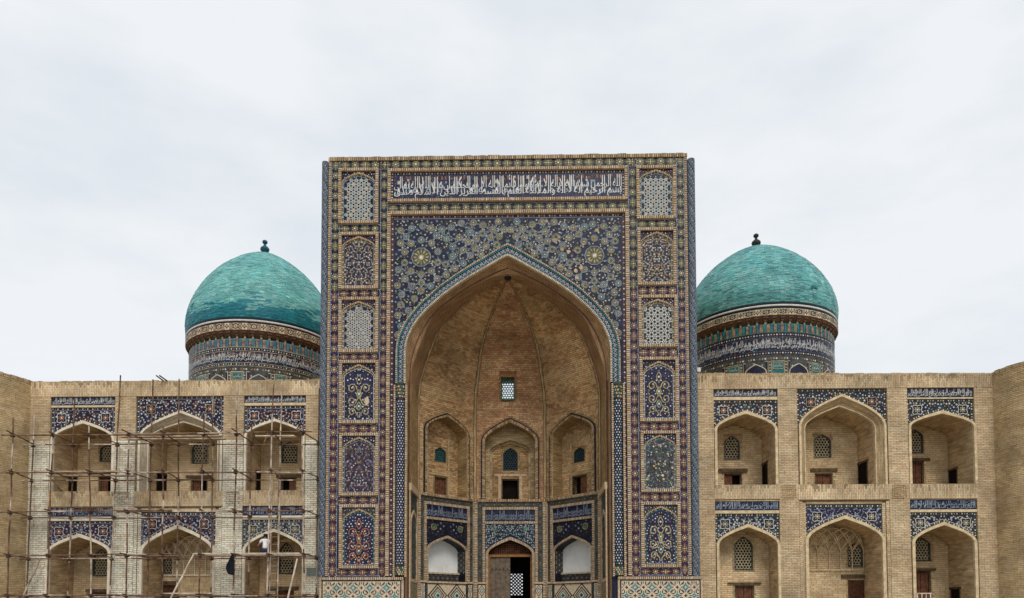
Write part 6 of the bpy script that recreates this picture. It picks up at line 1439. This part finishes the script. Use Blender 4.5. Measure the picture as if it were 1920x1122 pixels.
# ladder
LD = thing('ladder', 'tall pale ladder leaning inside the scaffolding by the seated workman', 'ladder', (FO.at(512, 1122)[0], YO+.6, .16))
FLd = Fr((0, YO+.35, 0), (1, 0, 0), (0, -1, 0)); a0, a1 = FLd.at(507, 1122), FLd.at(522, 1122); b0, b1 = FLd.at(508, 900), FLd.at(523, 900)
rr_ = []
for A, B in ((a0, b0), (a1, b1)):
    mb = MB(); sl_ = (B[0]-A[0])/(B[1]-A[1]); mb.tube((A[0]-sl_*(A[1]-.16), YO+.1, .16), (B[0], YO+.5, B[1]), .03, RUSTL, 6); mb.build('rail', LD)
z = .5
while z < b0[1]-.15:
    t = (z-.16)/(b0[1]-.16); f = lambda A, B: (A[0]+(B[0]-A[0])*(z-A[1])/(B[1]-A[1]), YO+.1+.4*t, z)
    mb = MB(); mb.tube(f(a0, b0), f(a1, b1), .009, RUSTL, 5); mb.build('rung', LD); z += .32
# black cloth hanging from a pole
pc = FO.at(437, 1040); rn2 = random.Random(6); mb = MB(); nu, nv = 9, 14; G = []
x0c, zc0 = FO.at(438, 1040); Hc = zc0-FO.at(438, 1079)[1]
for j in range(nv+1):
    v = j/nv; row = []; wl = .05+.22*min(1, v*1.7)-.16*max(0, v-.72)*2.2; wr = .03+.05*v
    for i in range(nu+1):
        u = i/nu; x = x0c-wl+(wl+wr)*u; y = YO-.06-.05*sin(u*11+v*2)*(.4+v)-.04; row.append((x, y, zc0-Hc*v*(1-.10*abs(u-.6))))
    G.append(row)
for j in range(nv): mb.strip(G[j], G[j+1], CLOTH)
for j in range(nv): mb.strip([(x, y+.02, z) for x, y, z in G[j+1]], [(x, y+.02, z) for x, y, z in G[j]], CLOTH)
cl = mb.build('hanging_cloth', None, True); cl['label'] = 'black cloth hung on a scaffolding pole next to the pale pier'; cl['category'] = 'cloth'
# ================================================================== workman sitting on the boards, seen from behind
FP_ = Fr((0, YO+.95, 0), (1, 0, 0), (0, -1, 0)); bx, _z = FP_.at(497, 1040); bz = zo[3]+.13
PS = thing('person', 'workman in white shirt and dark trousers crouching on the scaffolding boards with his back turned', 'person', (bx, YO+.95, bz))
def skin(name, joints, edges, mats, parent, sub=1):
    me = bpy.data.meshes.new(name); me.from_pydata([j[:3] for j in joints], edges, []); o = bpy.data.objects.new(name, me); COL.objects.link(o)
    md = o.modifiers.new('skin', 'SKIN'); md.use_smooth_shade = True
    for i, j in enumerate(joints):
        r = j[3]; me.skin_vertices[0].data[i].radius = (r, j[4] if len(j) > 4 else r)
    me.skin_vertices[0].data[0].use_root = True
    ms = o.modifiers.new('subsurf', 'SUBSURF'); ms.levels = ms.render_levels = sub
    dg = bpy.context.evaluated_depsgraph_get(); dg.update(); m2 = bpy.data.meshes.new_from_object(o.evaluated_get(dg)); bpy.data.objects.remove(o)
    m2.name = name; m2.materials.clear(); m2.materials.append(mats); m2.polygons.foreach_set('use_smooth', [True]*len(m2.polygons))
    o = bpy.data.objects.new(name, m2); COL.objects.link(o); o.parent = parent
    return o
# local frame: x right, y into the wall (he faces the wall), z up from the board
J = [(0, -.06, .24, .13, .10), (0, -.03, .40, .12, .10), (.0, .03, .60, .14, .10), (0, .06, .74, .10, .08), (0, .12, .80, .055), (0, .17, .86, .075, .085), (0, .20, .95, .09, .10), (0, .20, 1.01, .055),
     (-.19, .05, .70, .06), (-.30, .12, .50, .047), (-.36, .34, .46, .036), (-.38, .42, .47, .03), (.19, .05, .70, .06), (.27, .14, .47, .047), (.22, .36, .46, .036), (.21, .43, .47, .03),
     (-.11, .0, .20, .095), (-.20, .36, .42, .075), (-.19, .20, .06, .05), (-.19, .33, .035, .035), (.11, .0, .20, .095), (.20, .36, .40, .075), (.19, .20, .06, .05), (.19, .33, .035, .035)]
Ed = [(0, 1), (1, 2), (2, 3), (3, 4), (4, 5), (5, 6), (6, 7), (3, 8), (8, 9), (9, 10), (10, 11), (3, 12), (12, 13), (13, 14), (14, 15), (0, 16), (16, 17), (17, 18), (18, 19), (0, 20), (20, 21), (21, 22), (22, 23)]
for hb, sg in ((11, -1), (15, 1)):               # five fingers to each hand
    hx, hy, hz = J[hb][:3]
    for k in range(5):
        b = len(J)
        if k < 4: J += [(hx+(k-1.5)*.02, hy+.05, hz+.01, .010), (hx+(k-1.5)*.021, hy+.085-.006*abs(k-1.5), hz-.005, .008)]
        else: J += [(hx-sg*.035, hy+.02, hz+.005, .011), (hx-sg*.05, hy+.05, hz, .009)]
        Ed += [(hb, b), (b, b+1)]
body = skin('body', J, Ed, SKIN, PS)
g_ = lambda j, k: (*j[:3], *(r+k for r in j[3:]))
sh = [0, 1, 2, 3, 8, 9, 12, 13]; m_ = {v: i for i, v in enumerate(sh)}
Js = [g_(J[i], .022) for i in sh]; Js[5] = (-.262, .095, .575, .068); Js[7] = (.242, .108, .555, .068)
skin('shirt', Js, [(m_[a], m_[b]) for a, b in Ed if a in m_ and b in m_], SHIRT, PS)
tr = [0, 16, 17, 18, 20, 21, 22]; m_ = {v: i for i, v in enumerate(tr)}
skin('trousers', [g_(J[i], .02) for i in tr], [(m_[a], m_[b]) for a, b in Ed if a in m_ and b in m_], TROUS, PS)
skin('hair', [(0, .185, .95, .098, .105), (0, .17, 1.01, .075), (0, .165, .90, .075)], [(0, 1), (0, 2)], HAIR, PS)
PS.scale = (.86, .86, .86); PS.rotation_euler = (0, 0, radians(18))
# slatted rack in the lower right niche
rq = FW.rect(1715, 1113, 1739, 1135, d=.05)
RK = thing('slatted_rack', 'small slatted wooden rack in the lower arch beside the right corner tower', 'rack', ((rq[0]+rq[1])/2, WY-.3, .16)); Fk = Fr((0, WY-.3, 0), (1, 0, 0), (0, -1, 0))
zt_ = rq[3]; n = 7
for i in range(n):
    x = rq[0]+(rq[1]-rq[0])*i/(n-1); mb = MB(); mb.box(Fk, x-.022, x+.022, .16, zt_-.03, -.02, .02, DOORW if i % 2 else PLANKL); mb.build('slat', RK)
mb = MB(); mb.box(Fk, rq[0]-.05, rq[1]+.05, zt_-.03, zt_+.02, -.03, .03, PLANKL); mb.build('top_rail', RK)
# floodlight on the roof edge beside the portal
fq = FW.at(1308, 697, -.8); FLt = thing('floodlight', 'small pale floodlight on the wing roof next to the portal column', 'floodlight', (fq[0], WY+.8, fq[1])); mb = MB(); Ff = Fr((0, WY+.8, 0), (1, 0, 0), (0, -1, 0)); mb.box(Ff, fq[0]-.13, fq[0]+.13, fq[1]-.03, fq[1]+.17, -.08, .08, WHITEP); mb.build('lamp_housing', FLt)
mb = MB(); mb.tube((fq[0], WY+.8, fq[1]-.5), (fq[0], WY+.8, fq[1]-.03), .03, ROPE, 6); mb.build('bracket', FLt)
